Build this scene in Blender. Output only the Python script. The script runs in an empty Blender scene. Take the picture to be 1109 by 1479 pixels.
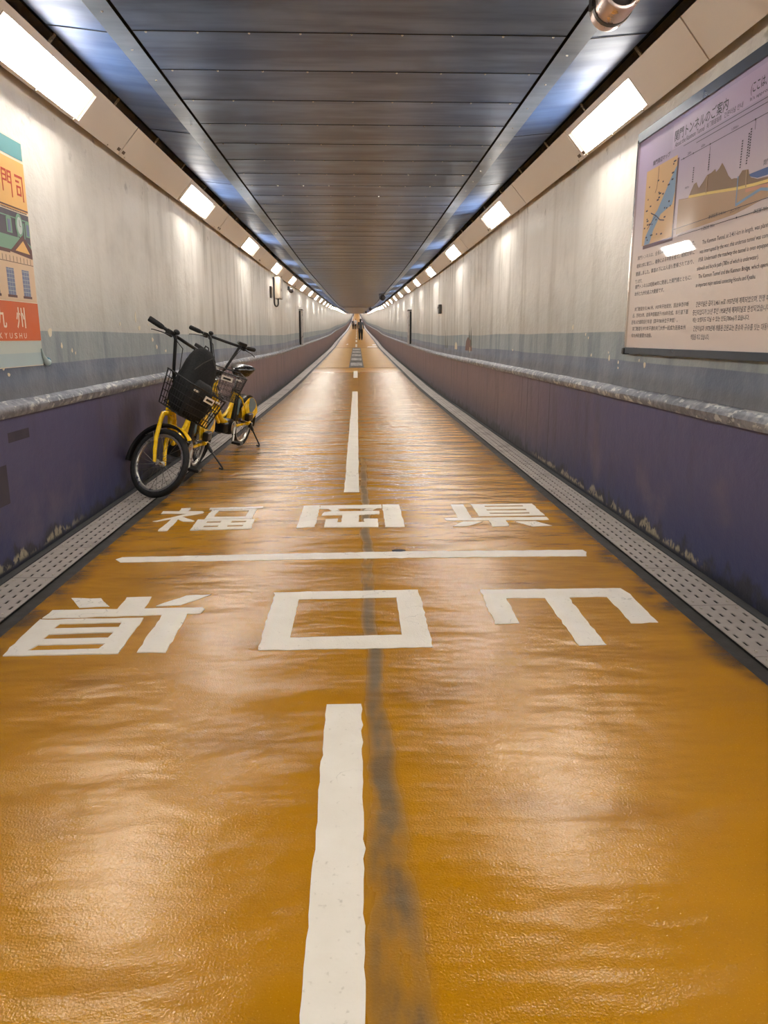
import bpy, bmesh, math, random
from mathutils import Vector, Matrix
from mathutils.geometry import tessellate_polygon
random.seed(7)
SC = bpy.context.scene
COL = SC.collection
PI = math.pi
CX = -0.015            # centre line of the tunnel

# ------------------------------------------------------------------ tunnel profile (it dips, then climbs)
_T = [(-30, 0), (0, 0), (14, 0.0), (25.4, .125), (40, .34), (47.6, .47), (62, .86), (80, 1.26), (100, 1.72), (127, 2.36),
      (160, 3.35), (230, 5.6), (300, 8.5), (420, 14.0)]
def _slopes():
    n = len(_T); d = [(_T[i+1][1]-_T[i][1])/(_T[i+1][0]-_T[i][0]) for i in range(n-1)]
    m = [d[0]]
    for i in range(1, n-1):
        m.append(0 if d[i-1]*d[i] <= 0 else 2*d[i-1]*d[i]/(d[i-1]+d[i]))
    m.append(d[-1]); return m
_MS = _slopes()
def Z(y):
    y = max(-30, min(420, y))
    for i in range(len(_T)-1):
        if y <= _T[i+1][0]:
            x0, y0 = _T[i]; x1, y1 = _T[i+1]; h = x1-x0; t = (y-x0)/h
            return ((1+2*t)*(1-t)**2*y0 + t*(1-t)**2*h*_MS[i] + t*t*(3-2*t)*y1 + t*t*(t-1)*h*_MS[i+1])
    return _T[-1][1]
def slope(y): return math.atan((Z(y+.5)-Z(y-.5)))

# ------------------------------------------------------------------ materials
def srgb(r, g, b):
    f = lambda c: (c/255)/12.92 if c/255 <= .04045 else ((c/255+.055)/1.055)**2.4
    return (f(r), f(g), f(b), 1)
class Mat:
    def __init__(s, name, base=(.5,.5,.5,1), rough=.5, metal=0., spec=.5, coat=0., emit=None, estr=0.):
        s.m = bpy.data.materials.new(name); s.m.use_nodes = True
        s.t = s.m.node_tree; s.b = s.t.nodes['Principled BSDF']
        s.b.inputs['Base Color'].default_value = base; s.b.inputs['Roughness'].default_value = rough
        s.b.inputs['Metallic'].default_value = metal; s.b.inputs['Specular IOR Level'].default_value = spec
        s.b.inputs['Coat Weight'].default_value = coat
        if emit:
            s.b.inputs['Emission Color'].default_value = emit; s.b.inputs['Emission Strength'].default_value = estr
    def n(s, typ, **kw):
        nd = s.t.nodes.new(typ)
        for k, v in kw.items():
            if hasattr(nd, k) and k not in nd.inputs: setattr(nd, k, v)
            else: s.set(nd.inputs[k.replace('_', ' ')] if k not in nd.inputs else nd.inputs[k], v)
        return nd
    def set(s, inp, v):
        if isinstance(v, bpy.types.NodeSocket): s.t.links.new(v, inp)
        else: inp.default_value = v
    def math(s, op, a, b=0., c=None, clamp=False):
        nd = s.t.nodes.new('ShaderNodeMath'); nd.operation = op; nd.use_clamp = clamp
        s.set(nd.inputs[0], a); s.set(nd.inputs[1], b)
        if c is not None: s.set(nd.inputs[2], c)
        return nd.outputs[0]
    def pos(s):
        g = s.t.nodes.new('ShaderNodeNewGeometry'); sp = s.t.nodes.new('ShaderNodeSeparateXYZ')
        s.t.links.new(g.outputs['Position'], sp.inputs[0]); return g.outputs['Position'], sp.outputs
    def obj(s):
        g = s.t.nodes.new('ShaderNodeTexCoord'); return g.outputs['Object']
    def uv(s):
        g = s.t.nodes.new('ShaderNodeUVMap'); sp = s.t.nodes.new('ShaderNodeSeparateXYZ')
        s.t.links.new(g.outputs[0], sp.inputs[0]); return g.outputs[0], sp.outputs
    def xyz(s, x, y, z=0.):
        nd = s.t.nodes.new('ShaderNodeCombineXYZ')
        for i, v in enumerate((x, y, z)): s.set(nd.inputs[i], v)
        return nd.outputs[0]
    def scale(s, vec, k):
        nd = s.t.nodes.new('ShaderNodeVectorMath'); nd.operation = 'MULTIPLY'
        s.set(nd.inputs[0], vec); nd.inputs[1].default_value = k; return nd.outputs[0]
    def noise(s, vec, sc=5., det=2., rough=.5):
        nd = s.t.nodes.new('ShaderNodeTexNoise'); s.set(nd.inputs['Vector'], vec)
        nd.inputs['Scale'].default_value = sc; nd.inputs['Detail'].default_value = det; nd.inputs['Roughness'].default_value = rough
        return nd.outputs['Fac']
    def rng(s, v, a, b, c=0., d=1., smooth=True):
        nd = s.t.nodes.new('ShaderNodeMapRange'); nd.interpolation_type = 'SMOOTHSTEP' if smooth else 'LINEAR'
        s.set(nd.inputs['Value'], v)
        for k, x in zip(('From Min','From Max','To Min','To Max'), (a,b,c,d)): nd.inputs[k].default_value = x
        return nd.outputs[0]
    def mix(s, f, a, b):
        nd = s.t.nodes.new('ShaderNodeMix'); nd.data_type = 'RGBA'
        s.set(nd.inputs[0], f); s.set(nd.inputs[6], a); s.set(nd.inputs[7], b); return nd.outputs[2]
    def bump(s, h, dist, strength=1., normal=None):
        nd = s.t.nodes.new('ShaderNodeBump'); nd.inputs['Distance'].default_value = dist; nd.inputs['Strength'].default_value = strength
        s.set(nd.inputs['Height'], h)
        if normal is not None: s.set(nd.inputs['Normal'], normal)
        return nd.outputs[0]
    def color(s, c): s.set(s.b.inputs['Base Color'], c)
    def roughness(s, c): s.set(s.b.inputs['Roughness'], c)
    def normal(s, c): s.set(s.b.inputs['Normal'], c)

def simple(name, base, rough=.5, metal=0., var=.12, sc=30., bump=0., spec=.5, coat=0.):
    m = Mat(name, base, rough, metal, spec, coat)
    o = m.obj(); nz = m.noise(o, sc, 3.)
    dark = tuple(c*(1-var) for c in base[:3])+(1,); lite = tuple(min(1, c*(1+var)) for c in base[:3])+(1,)
    m.color(m.mix(nz, dark, lite))
    m.roughness(m.rng(nz, .3, .7, max(.02, rough-.05), min(1, rough+.07)))
    if bump: m.normal(m.bump(m.noise(o, sc*4, 2.), bump))
    return m.m

# floor ---------------------------------------------------------------
f = Mat('orange_floor_paint', rough=.3, spec=.55, coat=.12)
f.b.inputs['Specular Tint'].default_value = (1., .82, .55, 1)
f.b.inputs['Coat Roughness'].default_value = .24
P, p = f.pos()
c = f.mix(f.noise(P, .9, 3.), srgb(168,112,0), srgb(188,131,2))
sect = f.math('MULTIPLY', f.rng(p[1], 25.35, 25.4, smooth=False), f.rng(p[1], 47.6, 47.65, 1., 0., smooth=False))
c = f.mix(sect, c, srgb(180,130,34))
c = f.mix(f.rng(f.noise(P, 260., 2.), .60, .75, 0., .30), c, srgb(236,178,80))
c = f.mix(f.rng(f.noise(P, 190., 2.), .60, .8, 0., .35), c, srgb(110,62,10))
sx = f.math('ADD', f.math('SUBTRACT', p[0], f.rng(p[1], 1.0, 3.0, .064, .045)), f.math('MULTIPLY', f.math('SUBTRACT', f.noise(f.xyz(0., p[1]), 2.2, 2.), .5), .07))
sw = f.math('ABSOLUTE', sx)
w = f.math('DIVIDE', sw, f.rng(p[1], .9, 2.4, .075, .036))
st = f.math('MULTIPLY', f.rng(w, .25, 1.1, 1., 0.), f.rng(f.noise(f.xyz(f.math('MULTIPLY', p[0], 3.), f.math('MULTIPLY', p[1], 1.)), 3.3, 4.), .34, .58, .2, .95))
st = f.math('MULTIPLY', st, f.rng(p[1], 5.6, 7.5, 1., .15))
c = f.mix(st, c, f.mix(f.noise(P, 170., 1.), srgb(76,64,48), srgb(120,98,66)))
ed = f.math('ABSOLUTE', f.math('SUBTRACT', p[0], CX))
e2 = f.math('MULTIPLY', f.rng(f.math('ADD', ed, f.math('MULTIPLY', f.noise(P, 2.5, 3.), .18)), 1.32, 1.47), f.rng(f.noise(P, 5., 3.), .35, .6, .2, .95))
c = f.mix(e2, c, srgb(82,62,36))
c = f.mix(f.rng(f.noise(f.xyz(f.math('MULTIPLY', p[0], 1.), f.math('MULTIPLY', p[1], 2.2)), 1.6, 1.5, .4), .5, .85, 0., .6), c, srgb(120,76,14))  # soft dark smears painted in for dips in the floor's reflections
f.color(c)
f.roughness(f.math('ADD', f.math('MULTIPLY', st, .2), f.rng(p[1], 22., 26., .225, .5)))
und = f.noise(f.xyz(f.math('MULTIPLY', p[0], .55), f.math('MULTIPLY', p[1], 1.35)), 3.1, 3., .5)
b1 = f.bump(und, .030, 1.)
b2 = f.bump(f.noise(P, 190., 1.5), .0012, .8, b1)
f.normal(b2)
M_FLOOR = f.m

# upper wall mural --------------------------------------------------
def wall_mat(name, flip):
    m = Mat(name, rough=.62)
    uvv, q = m.uv(); u, v = q[0], q[1]
    P, p = m.pos()
    wv = m.math('ADD', v, m.math('MULTIPLY', m.math('SUBTRACT', m.noise(m.xyz(u, flip), .45, 2.), .5), .05))
    streak = m.noise(m.xyz(m.math('MULTIPLY', u, 3.2), m.math('MULTIPLY', v, .35), flip), 1.6, 4., .6)
    blot = m.noise(m.xyz(u, v, flip+3.), 1.5, 5., .6)
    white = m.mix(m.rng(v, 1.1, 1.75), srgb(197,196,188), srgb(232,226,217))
    white = m.mix(m.math('MULTIPLY', m.rng(streak, .46, .74, 0., .6), m.rng(u, 5., 11., .25, 1.)), white, srgb(152,143,126))
    white = m.mix(m.rng(blot, .48, .74, 0., .36), white, srgb(170,160,146))
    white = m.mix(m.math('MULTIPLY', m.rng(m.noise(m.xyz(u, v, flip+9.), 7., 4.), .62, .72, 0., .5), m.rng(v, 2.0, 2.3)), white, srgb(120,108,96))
    band1 = m.mix(m.rng(streak, .45, .7), srgb(150,159,162), srgb(128,139,146))
    band2 = m.mix(m.rng(blot, .45, .65), srgb(118,128,146), srgb(100,111,131))
    low = m.mix(m.noise(P, 9., 4.), srgb(84,84,88), srgb(122,122,126))
    c = m.mix(m.rng(wv, 1.148, 1.154), band1, white)
    c = m.mix(m.rng(wv, .972, .978), band2, c)
    c = m.mix(m.math('MULTIPLY', m.rng(m.math('ADD', v, m.math('MULTIPLY', blot, .08)), .89, .97, 1., 0.), .75), c, low)
    m.color(c)
    m.roughness(m.rng(streak, .3, .7, .42, .65))
    h = m.noise(m.xyz(u, v, flip), 5., 6., .62)
    b = m.bump(h, .018, .7)
    b = m.bump(m.noise(P, 90., 2.), .0016, .6, b)
    m.normal(b)
    return m.m
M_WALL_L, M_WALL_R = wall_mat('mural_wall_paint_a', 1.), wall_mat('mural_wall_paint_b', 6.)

def dado_mat(name, flip, peel):
    m = Mat(name, rough=.5)
    uvv, q = m.uv(); u, v = q[0], q[1]
    P, p = m.pos()
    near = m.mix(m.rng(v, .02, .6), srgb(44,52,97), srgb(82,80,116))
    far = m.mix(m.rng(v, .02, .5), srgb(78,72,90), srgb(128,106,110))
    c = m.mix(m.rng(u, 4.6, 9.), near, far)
    streak = m.noise(m.xyz(m.math('MULTIPLY', u, 4.), m.math('MULTIPLY', v, .5), flip), 1.7, 4., .6)
    c = m.mix(m.math('MULTIPLY', m.rng(streak, .5, .75, 0., .6), m.rng(u, 3., 8., .3, 1.)), c, srgb(66,56,64))
    c = m.mix(m.rng(m.noise(m.xyz(u, v, flip+4.), 2.2, 5.), .5, .72, 0., .5), c, srgb(112,98,112))
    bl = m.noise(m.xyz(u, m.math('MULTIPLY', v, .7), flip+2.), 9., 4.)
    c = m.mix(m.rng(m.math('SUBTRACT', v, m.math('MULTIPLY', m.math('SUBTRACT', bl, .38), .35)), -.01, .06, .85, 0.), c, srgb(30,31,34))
    # peeled paint along the foot of the wall
    for (a, b, hh) in peel:
        band = m.math('MULTIPLY', m.rng(u, a, a+.2), m.rng(u, b-.5, b, 1., 0.))
        hn = m.math('SUBTRACT', v, m.math('MULTIPLY', m.math('SUBTRACT', m.noise(m.xyz(m.math('MULTIPLY', u, 1.), 0., flip), 4., 5., .65), .36), 3.2*hh))
        pk = m.math('MULTIPLY', m.rng(m.noise(m.xyz(m.math('MULTIPLY', u, 2.), v, flip+8.), 17., 3.), .43, .47), m.rng(hn, -.01, .012, 1., 0.))
        pk = m.math('MULTIPLY', m.math('MULTIPLY', pk, band), m.rng(v, .015, .04))
        c = m.mix(m.math('MULTIPLY', pk, .9), c, m.mix(m.noise(P, 40., 2.), srgb(120,110,92), srgb(206,192,160)))
    # casting joints
    for (uu) in ((6.5, 7.36) if flip > 3 else ()):
        c = m.mix(m.rng(m.math('ABSOLUTE', m.math('SUBTRACT', u, uu)), .006, .016, .8, 0.), c, srgb(40,34,48))
    c = m.mix(m.rng(m.math('ABSOLUTE', m.math('SUBTRACT', m.math('FRACT', m.math('DIVIDE', u, 4.6)), .5)), .001, .004, .6, 0.), c, srgb(52,46,58))
    m.color(c)
    b = m.bump(m.noise(m.xyz(u, v, flip), 6., 5., .6), .012, .6)
    b = m.bump(m.noise(P, 120., 2.), .0012, .5, b)
    m.normal(b)
    return m.m
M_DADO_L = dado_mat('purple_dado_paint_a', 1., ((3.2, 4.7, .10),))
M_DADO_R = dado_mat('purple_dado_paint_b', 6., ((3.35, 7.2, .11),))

m = Mat('chipped_ledge_paint', rough=.42)
P, p = m.pos()
nz = m.noise(P, 12., 5., .65)
c = m.mix(m.rng(nz, .42, .60), srgb(96,98,108), srgb(132,133,140))
c = m.mix(m.rng(m.noise(m.xyz(m.math('MULTIPLY', p[0], 1.), m.math('MULTIPLY', p[1], .6), p[2]), 20., 4., .6), .55, .62, 0., .8), c, srgb(196,194,190))
m.color(c); m.normal(m.bump(m.noise(P, 16., 5., .6), .006, .8)); M_LEDGE = m.m

m = Mat('galvanised_plate', rough=.46, metal=.35)
P, p = m.pos()
c = m.mix(m.noise(P, 14., 4.), srgb(166,156,148), srgb(198,188,178))
c = m.mix(m.rng(m.noise(P, 3., 4.), .52, .7, 0., .5), c, srgb(120,106,94))
m.color(c); M_PLATE = m.m
M_KERB = simple('dark_kerb_steel', srgb(58,54,50), .6, .2, .3, 12., .001)
M_TRENCH = simple('trench_black', srgb(16,15,15), .9)
M_CONC = simple('gutter_edge_concrete', srgb(66,66,66), .8, 0, .3, 14., .002)
M_STEEL_LITE = simple('pale_steel_and_glint', srgb(205,200,196), .3, .35, .12, 6.)
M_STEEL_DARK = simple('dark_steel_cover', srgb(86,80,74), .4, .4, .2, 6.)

# road tape ---------------------------------------------------------------
m = Mat('white_road_tape', rough=.55)
P, p = m.pos()
c = m.mix(m.noise(P, 9., 4.), srgb(222,212,196), srgb(240,233,221))
c = m.mix(m.rng(m.noise(P, 60., 4.), .62, .78, 0., .45), c, srgb(160,146,124))
cr = m.math('ABSOLUTE', m.math('SUBTRACT', m.noise(P, 4.5, 4.), .5))
c = m.mix(m.math('MULTIPLY', m.rng(cr, .0, .006, .7, 0.), m.rng(m.noise(P, 2., 1.), .5, .62)), c, srgb(120,106,88))
m.color(c); m.normal(m.bump(m.noise(P, 160., 2.), .001, .6)); M_TAPE = m.m

# ceiling -----------------------------------------------------------------
def ceil_mat(name, a, b, wav, metal, rough):
    m = Mat(name, rough=rough, metal=metal, spec=.45)
    P, p = m.pos()
    band = m.noise(m.xyz(m.math('MULTIPLY', p[0], .15), p[1]), 5.5, 4., .6)
    c = m.mix(m.rng(band, .35, .65), a, b)
    c = m.mix(m.rng(m.noise(P, 2.2, 4.), .5, .7, 0., .5), c, tuple(x*.6 for x in a[:3])+(1,))
    m.color(c)
    m.b.inputs['Roughness'].default_value = rough
    bb = m.bump(m.noise(m.xyz(m.math('MULTIPLY', p[0], .03), p[1]), 4.5, 1.), .009*wav, .8)
    bb = m.bump(m.noise(P, 1.4, .5), .010*wav, .7, bb)
    m.normal(bb)
    return m.m
M_CEIL = ceil_mat('blue_grey_ceiling_panel', srgb(52,74,112), srgb(98,122,160), .3, .3, .29)
M_CEIL_SIDE = ceil_mat('blue_grey_side_panel', srgb(58,86,136), srgb(84,112,160), 1.8, .15, .5)
M_CEIL_LIP = ceil_mat('blue_grey_lip', srgb(120,140,166), srgb(142,160,184), .4, .3, .34)
M_DARK = simple('dark_cavity', srgb(20,20,22), .9)
M_RIVET = simple('rivet_steel', srgb(205,200,190), .3, .8)

# fixtures ------------------------------------------------------------------
M_HOUSING = simple('cream_enamel', srgb(226,215,202), .42, 0., .04, 3., 0.)
M_DIFF = Mat('lit_diffuser', (.9,.9,.88,1), .4, emit=(1.,.95,.87,1), estr=50.)
m = M_DIFF; tc = m.t.nodes.new('ShaderNodeTexCoord'); sp = m.t.nodes.new('ShaderNodeSeparateXYZ'); m.t.links.new(tc.outputs['Generated'], sp.inputs[0])
# the tube behind the diffuser ends a hand's width short of the housing window
g_ = m.math('ADD', m.math('MULTIPLY', m.math('POWER', m.rng(m.math('ABSOLUTE', m.math('SUBTRACT', sp.outputs[1], .5)), .36, .495, 1., 0., smooth=False), 3.), 59.), .8)
m.set(m.b.inputs['Emission Strength'], g_)
M_DIFF = m.m
M_SCREW = simple('screw_steel', srgb(200,192,178), .3, .8)
M_BRACKET = simple('rusty_bracket', srgb(134,118,92), .5, .5, .4, 60.)
M_TAG = simple('brown_tag', srgb(92,70,52), .5)
M_BLACK = simple('black_plastic', srgb(20,20,21), .38, 0., .15, 40.)
M_RUBBER = simple('black_rubber', srgb(22,22,22), .75, 0., .2, 60.)
M_YELLOW = simple('yellow_enamel', srgb(255,206,14), .28, 0., .05, 20., coat=.5)
M_CHROME = simple('chrome', srgb(220,216,208), .18, 1., .05, 20.)
M_ALU = simple('aluminium', srgb(190,186,178), .3, .9, .08, 20.)
M_BLUEGREY = simple('blue_grey_print', srgb(96,124,136), .35)
M_WHITEPLATE = simple('white_plate', srgb(232,226,214), .4)
M_NYLON = simple('black_nylon', srgb(9,9,10), .8, 0., .3, 80., .0006)
M_NYLON2 = simple('black_nylon_pocket', srgb(17,17,19), .7, 0., .3, 80., .0006)
M_SADDLE = simple('black_vinyl', srgb(12,12,13), .3, 0., .1, 60., 0., .35)
M_PINK_STEEL = simple('floor_tinted_steel', srgb(228,206,198), .3, .8, .06, 14.)  # steel, with the floor's warm reflection tinted into its base colour
M_GRILLE = simple('dark_grille', srgb(52,42,38), .5, .3, .3, 200.)
M_BOXGREY = simple('grey_enamel_box', srgb(176,162,144), .42, .1, .08, 8.)
M_RED = simple('red_lens', srgb(120,12,10), .2)
# ------------------------------------------------------------------ mesh builder
class MB:
    def __init__(s): s.bm = bmesh.new(); s.mi = 0
    def face(s, vs):
        f = s.bm.faces.new(vs); f.material_index = s.mi; return f
    def quadstrip(s, a, b, close=True):
        n = len(a)
        for i in range(n if close else n-1):
            j = (i+1) % n
            s.face((a[i], a[j], b[j], b[i]))
    def box(s, c, size, M=None, bev=0.):
        x, y, z = (k/2 for k in size)
        if bev:
            bv = min(bev, x, y, z)*.999
            prof = []
            for sx, sy in ((1,1),(-1,1),(-1,-1),(1,-1)):
                a0 = {(1,1):0,(-1,1):PI/2,(-1,-1):PI,(1,-1):1.5*PI}[(sx,sy)]
                for k in range(4):
                    a = a0+k*PI/6; prof.append((sx*(x-bv)+bv*math.cos(a), sy*(y-bv)+bv*math.sin(a)))
            rings = []
            for zz, ins in ((-z, bv*.6), (-z+bv*.6, 0), (z-bv*.6, 0), (z, bv*.6)):
                rr = []
                for (px, py) in prof:
                    v = Vector((px*(1-ins/x), py*(1-ins/y), zz))+Vector(c)
                    if M: v = M @ v
                    rr.append(s.bm.verts.new(v))
                rings.append(rr)
            for a, b in zip(rings, rings[1:]): s.quadstrip(a, b)
            s.face(rings[0][::-1]); s.face(rings[-1]); return s
        vs = []
        for dz in (-z, z):
            for dx, dy in ((-x,-y),(x,-y),(x,y),(-x,y)):
                v = Vector((dx,dy,dz))+Vector(c)
                if M: v = M @ v
                vs.append(s.bm.verts.new(v))
        for q in ((3,2,1,0),(4,5,6,7),(0,1,5,4),(1,2,6,5),(2,3,7,6),(3,0,4,7)): s.face([vs[i] for i in q])
        return s
    def tube(s, pts, r, res=8, closed=False, caps=True, flat=1.):
        pts = [Vector(p) for p in pts]; n = len(pts)
        rs = r if isinstance(r, (list, tuple)) else [r]*n
        rings = []; up = None
        for i, p in enumerate(pts):
            if closed: d = pts[(i+1)%n]-pts[i-1]
            else: d = (pts[min(i+1,n-1)]-pts[max(i-1,0)])
            d.normalize()
            if up is None: up = Vector((0,0,1)) if abs(d.z) < .9 else Vector((1,0,0))
            a = d.cross(up); 
            if a.length < 1e-5: a = d.orthogonal()
            a.normalize(); up = a.cross(d).normalized()
            rings.append([s.bm.verts.new(p+(a*math.cos(2*PI*k/res)+up*math.sin(2*PI*k/res)*flat)*rs[i]) for k in range(res)])
        for i in range(n if closed else n-1): s.quadstrip(rings[i], rings[(i+1)%n])
        if not closed and caps:
            s.face(rings[0][::-1]); s.face(rings[-1])
        return s
    def lathe(s, prof, M, res=24, caps=True):       # prof: (radius, height) about local z, placed by M
        rings = [[s.bm.verts.new(M @ Vector((r*math.cos(2*PI*k/res), r*math.sin(2*PI*k/res), h))) for k in range(res)] for r, h in prof]
        for a, b in zip(rings, rings[1:]): s.quadstrip(a, b)
        if caps: s.face(rings[0][::-1]); s.face(rings[-1])
        return s
    def ring(s, R, prof, M, res=40):                # closed profile (dr, dz) swept round local z
        rings = []
        for k in range(res):
            a = 2*PI*k/res
            rings.append([s.bm.verts.new(M @ Vector(((R+dr)*math.cos(a), (R+dr)*math.sin(a), dz))) for dr, dz in prof])
        for k in range(res): s.quadstrip(rings[k], rings[(k+1)%res])
        return s
    def prism(s, rings, t, M=None, back=0.):        # polygon with holes in local xy, from z=back to z=t
        M = M or Matrix()
        flat = [p for r in rings for p in r]
        tris = tessellate_polygon([[Vector((p[0], p[1], 0)) for p in r] for r in rings])
        top = [s.bm.verts.new(M @ Vector((p[0], p[1], t))) for p in flat]
        bot = [s.bm.verts.new(M @ Vector((p[0], p[1], back))) for p in flat]
        for tr in tris:
            a, b, c = (Vector((*flat[i][:2], 0)) for i in tr)
            tr = tr if (b-a).cross(c-a).z > 0 else tr[::-1]
            try: s.face([top[i] for i in tr]); s.face([bot[i] for i in tr[::-1]])
            except ValueError: pass
        k = 0
        for r in rings:
            n = len(r)
            for i in range(n):
                j = (i+1) % n
                s.face((bot[k+i], bot[k+j], top[k+j], top[k+i]))
            k += n
        return s
    def ell(s, c, rx, ry, rz, M=None, u=16, v=10):
        rows = []
        for i in range(v+1):
            ph = PI*i/v-PI/2
            rr = []
            for k in range(u):
                a = 2*PI*k/u
                p = Vector((c[0]+rx*math.cos(ph)*math.cos(a)*1., c[1]+ry*math.cos(ph)*math.sin(a), c[2]+rz*math.sin(ph)))
                rr.append(p)
            rows.append(rr)
        top = s.bm.verts.new((M @ rows[-1][0]) if M else rows[-1][0]); bot = s.bm.verts.new((M @ rows[0][0]) if M else rows[0][0])
        rv = [[s.bm.verts.new((M @ p) if M else p) for p in r] for r in rows[1:-1]]
        for a, b in zip(rv, rv[1:]): s.quadstrip(a, b)
        for k in range(u):
            s.face((bot, rv[0][(k+1)%u], rv[0][k])); s.face((top, rv[-1][k], rv[-1][(k+1)%u]))
        return s
    def mesh(s, name, mats, smooth=True, fix=True):
        me = bpy.data.meshes.new(name)
        if fix: bmesh.ops.recalc_face_normals(s.bm, faces=s.bm.faces)
        s.bm.to_mesh(me); s.bm.free()
        for m in (mats if isinstance(mats, (list, tuple)) else [mats]): me.materials.append(m)
        if smooth:
            me.polygons.foreach_set('use_smooth', [True]*len(me.polygons))
            me.set_sharp_from_angle(angle=math.radians(38))
        return me
    def build(s, name, mats, parent=None, smooth=True, fix=True):
        return link(name, s.mesh(name, mats, smooth, fix), parent)
def link(name, me, parent=None, M=None):
    o = bpy.data.objects.new(name, me); COL.objects.link(o)
    if parent is not None: o.parent = parent
    if M is not None: o.matrix_local = M
    return o
def thing(name, label, cat, M=None, group=None):
    o = bpy.data.objects.new(name, None); o.empty_display_size = .1; COL.objects.link(o)
    if M is not None: o.matrix_world = M
    return tag(o, label, cat, group)
def tag(o, label, cat, group=None, kind=None):
    o['label'] = label; o['category'] = cat
    if group: o['group'] = group
    if kind: o['kind'] = kind
    return o
def struct(o): o['kind'] = 'structure'; return o
def rough_ring(r, amp, step):
    out = []; n = len(r)
    for i in range(n):
        a = Vector(r[i][:2]); b = Vector(r[(i+1)%n][:2]); L = (b-a).length; k = max(1, int(L/step)) if step else 1
        for j in range(k):
            q = a.lerp(b, j/k)
            if amp: q += Vector((random.gauss(0, amp), random.gauss(0, amp)))
            out.append((q.x, q.y))
    return out
def ordinal(n):
    return ['first','second','third','fourth','fifth','sixth','seventh','eighth','ninth','tenth','eleventh','twelfth'][n]

# ------------------------------------------------------------------ tunnel shell
YS = [-14+.5*i for i in range(28)]+[.25*i for i in range(48)]+[12+1.*i for i in range(40)]+[52+3.*i for i in range(30)]+[142+6.*i for i in range(46)]
def sweep(name, prof, mats, mi=None, jit=0., ys=YS, uvx=False):
    """prof: list of (x, zlocal); one quad strip per segment"""
    bm = bmesh.new(); uvl = bm.loops.layers.uv.new('UVMap'); rows = []
    for y in ys:
        row = []
        for k, (x, z) in enumerate(prof):
            jx = jz = 0
            if jit and y < 30: jx, jz = random.gauss(0, jit), random.gauss(0, jit)
            row.append((bm.verts.new((x+jx, y, z+jz+Z(y))), y, z))
        rows.append(row)
    for a, b in zip(rows, rows[1:]):
        for k in range(len(prof)-1):
            q = (a[k], a[k+1], b[k+1], b[k])
            f = bm.faces.new([v[0] for v in q]); f.material_index = mi[k] if mi else 0; f.smooth = True
            for l, v in zip(f.loops, q): l[uvl].uv = (v[1], v[2])
    me = bpy.data.meshes.new(name); bm.to_mesh(me); bm.free()
    for m in (mats if isinstance(mats, (list, tuple)) else [mats]): me.materials.append(m)
    me.set_sharp_from_angle(angle=math.radians(30))
    return struct(link(name, me))
sweep('floor', [(CX-1.36, 0), (CX, 0), (CX+1.36, 0)], M_FLOOR)
for sd, nm, mw, md in ((-1, 'left', M_WALL_L, M_DADO_L), (1, 'right', M_WALL_R, M_DADO_R)):
    X = lambda x: CX+sd*x
    sweep('wall_'+nm, [(X(1.70), 2.80), (X(1.70), 2.2), (X(1.70), 1.15), (X(1.70), .96), (X(1.696), .88), (X(1.688), .815)], mw)
    sweep('baseboard_'+nm, [(X(1.682), .755), (X(1.684), .4), (X(1.684), -.12)], md)
    sweep('trim_1' if sd < 0 else 'trim_2', [(X(1.69), .818), (X(1.665), .806), (X(1.650), .795), (X(1.643), .78), (X(1.645), .76), (X(1.655), .742), (X(1.684), .738)], M_LEDGE, jit=.0012)
    # gutter: dark trench with a concrete lip at the wall and a dark kerb strip at the floor
    sweep('trim_3' if sd < 0 else 'trim_4', [(X(1.684), .004), (X(1.645), .004), (X(1.645), -.02), (X(1.625), -.02), (X(1.625), -.11), (X(1.435), -.11), (X(1.435), -.012), (X(1.40), -.012), (X(1.36), -.006), (X(1.36), .0)],
          [M_CONC, M_TRENCH, M_KERB], [0, 0, 2, 1, 1, 1, 2, 2, 2])
# ceiling: flat centre panels, joints, lips, tilted side panels and an added dark shell above the light troughs that blocks light
half = [(1.04, 2.54), (1.04, 2.56), (1.058, 2.56), (1.058, 2.538), (1.165, 2.538), (1.17, 2.546), (1.455, 2.575), (1.455, 2.80), (1.72, 2.80)]
prof = [(CX-x, z) for x, z in half[::-1]]+[(CX+x, z) for x, z in half]
mi_half = [3, 3, 1, 1, 2, 3, 3, 3]
ce = sweep('ceiling', prof, [M_CEIL, M_CEIL_SIDE, M_CEIL_LIP, M_DARK], mi_half+[0]+mi_half[::-1])
# seams and rivets of the near ceiling panels
mb = MB()
for k in range(-6, 110):
    y = 4.02+.53*k
    mb.box((CX, y, 2.5395+Z(y)), (2.08, .007, .003))
for k in range(-4, 40):
    y = 4.06+1.84*k
    for sd in (-1, 1):
        mb.prism([[(0, -.004), (.29, -.004), (.29, .004), (0, .004)]], .0015, Matrix.Translation((CX+sd*1.17, y, 2.545+Z(y))) @ Matrix(((sd,0,0,0),(0,1,0,0),(.1*1,0,-1,0),(0,0,0,1))))
struct(mb.build('trim_5', M_DARK, smooth=False))
mb = MB()
for k in range(-1, 14):
    y = 4.02+.53*k+.012
    for j in range(9):
        mb.lathe([(.006, 0), (.0055, -.003), (.002, -.005)], Matrix.Translation((CX-.98+j*.245, y, 2.539+Z(y))), 6)
for sd in (-1, 1):
    for k in range(26):
        y = 1.5+.46*k; mb.lathe([(.006, 0), (.0055, -.003), (.002, -.005)], Matrix.Translation((CX+sd*1.11, y, 2.537+Z(y))), 6)
struct(mb.build('trim_6', M_RIVET))
mb = MB(); mb.box((CX, -14.05, 1.3), (3.6, .1, 3.2)); struct(mb.build('wall_back', M_CONC, smooth=False))
mb = MB(); mb.box((CX, 412.05, 15.), (3.6, .1, 5.)); struct(mb.build('wall_front', simple('far_yellow_wall', srgb(214,150,40), .5), smooth=False))
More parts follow.
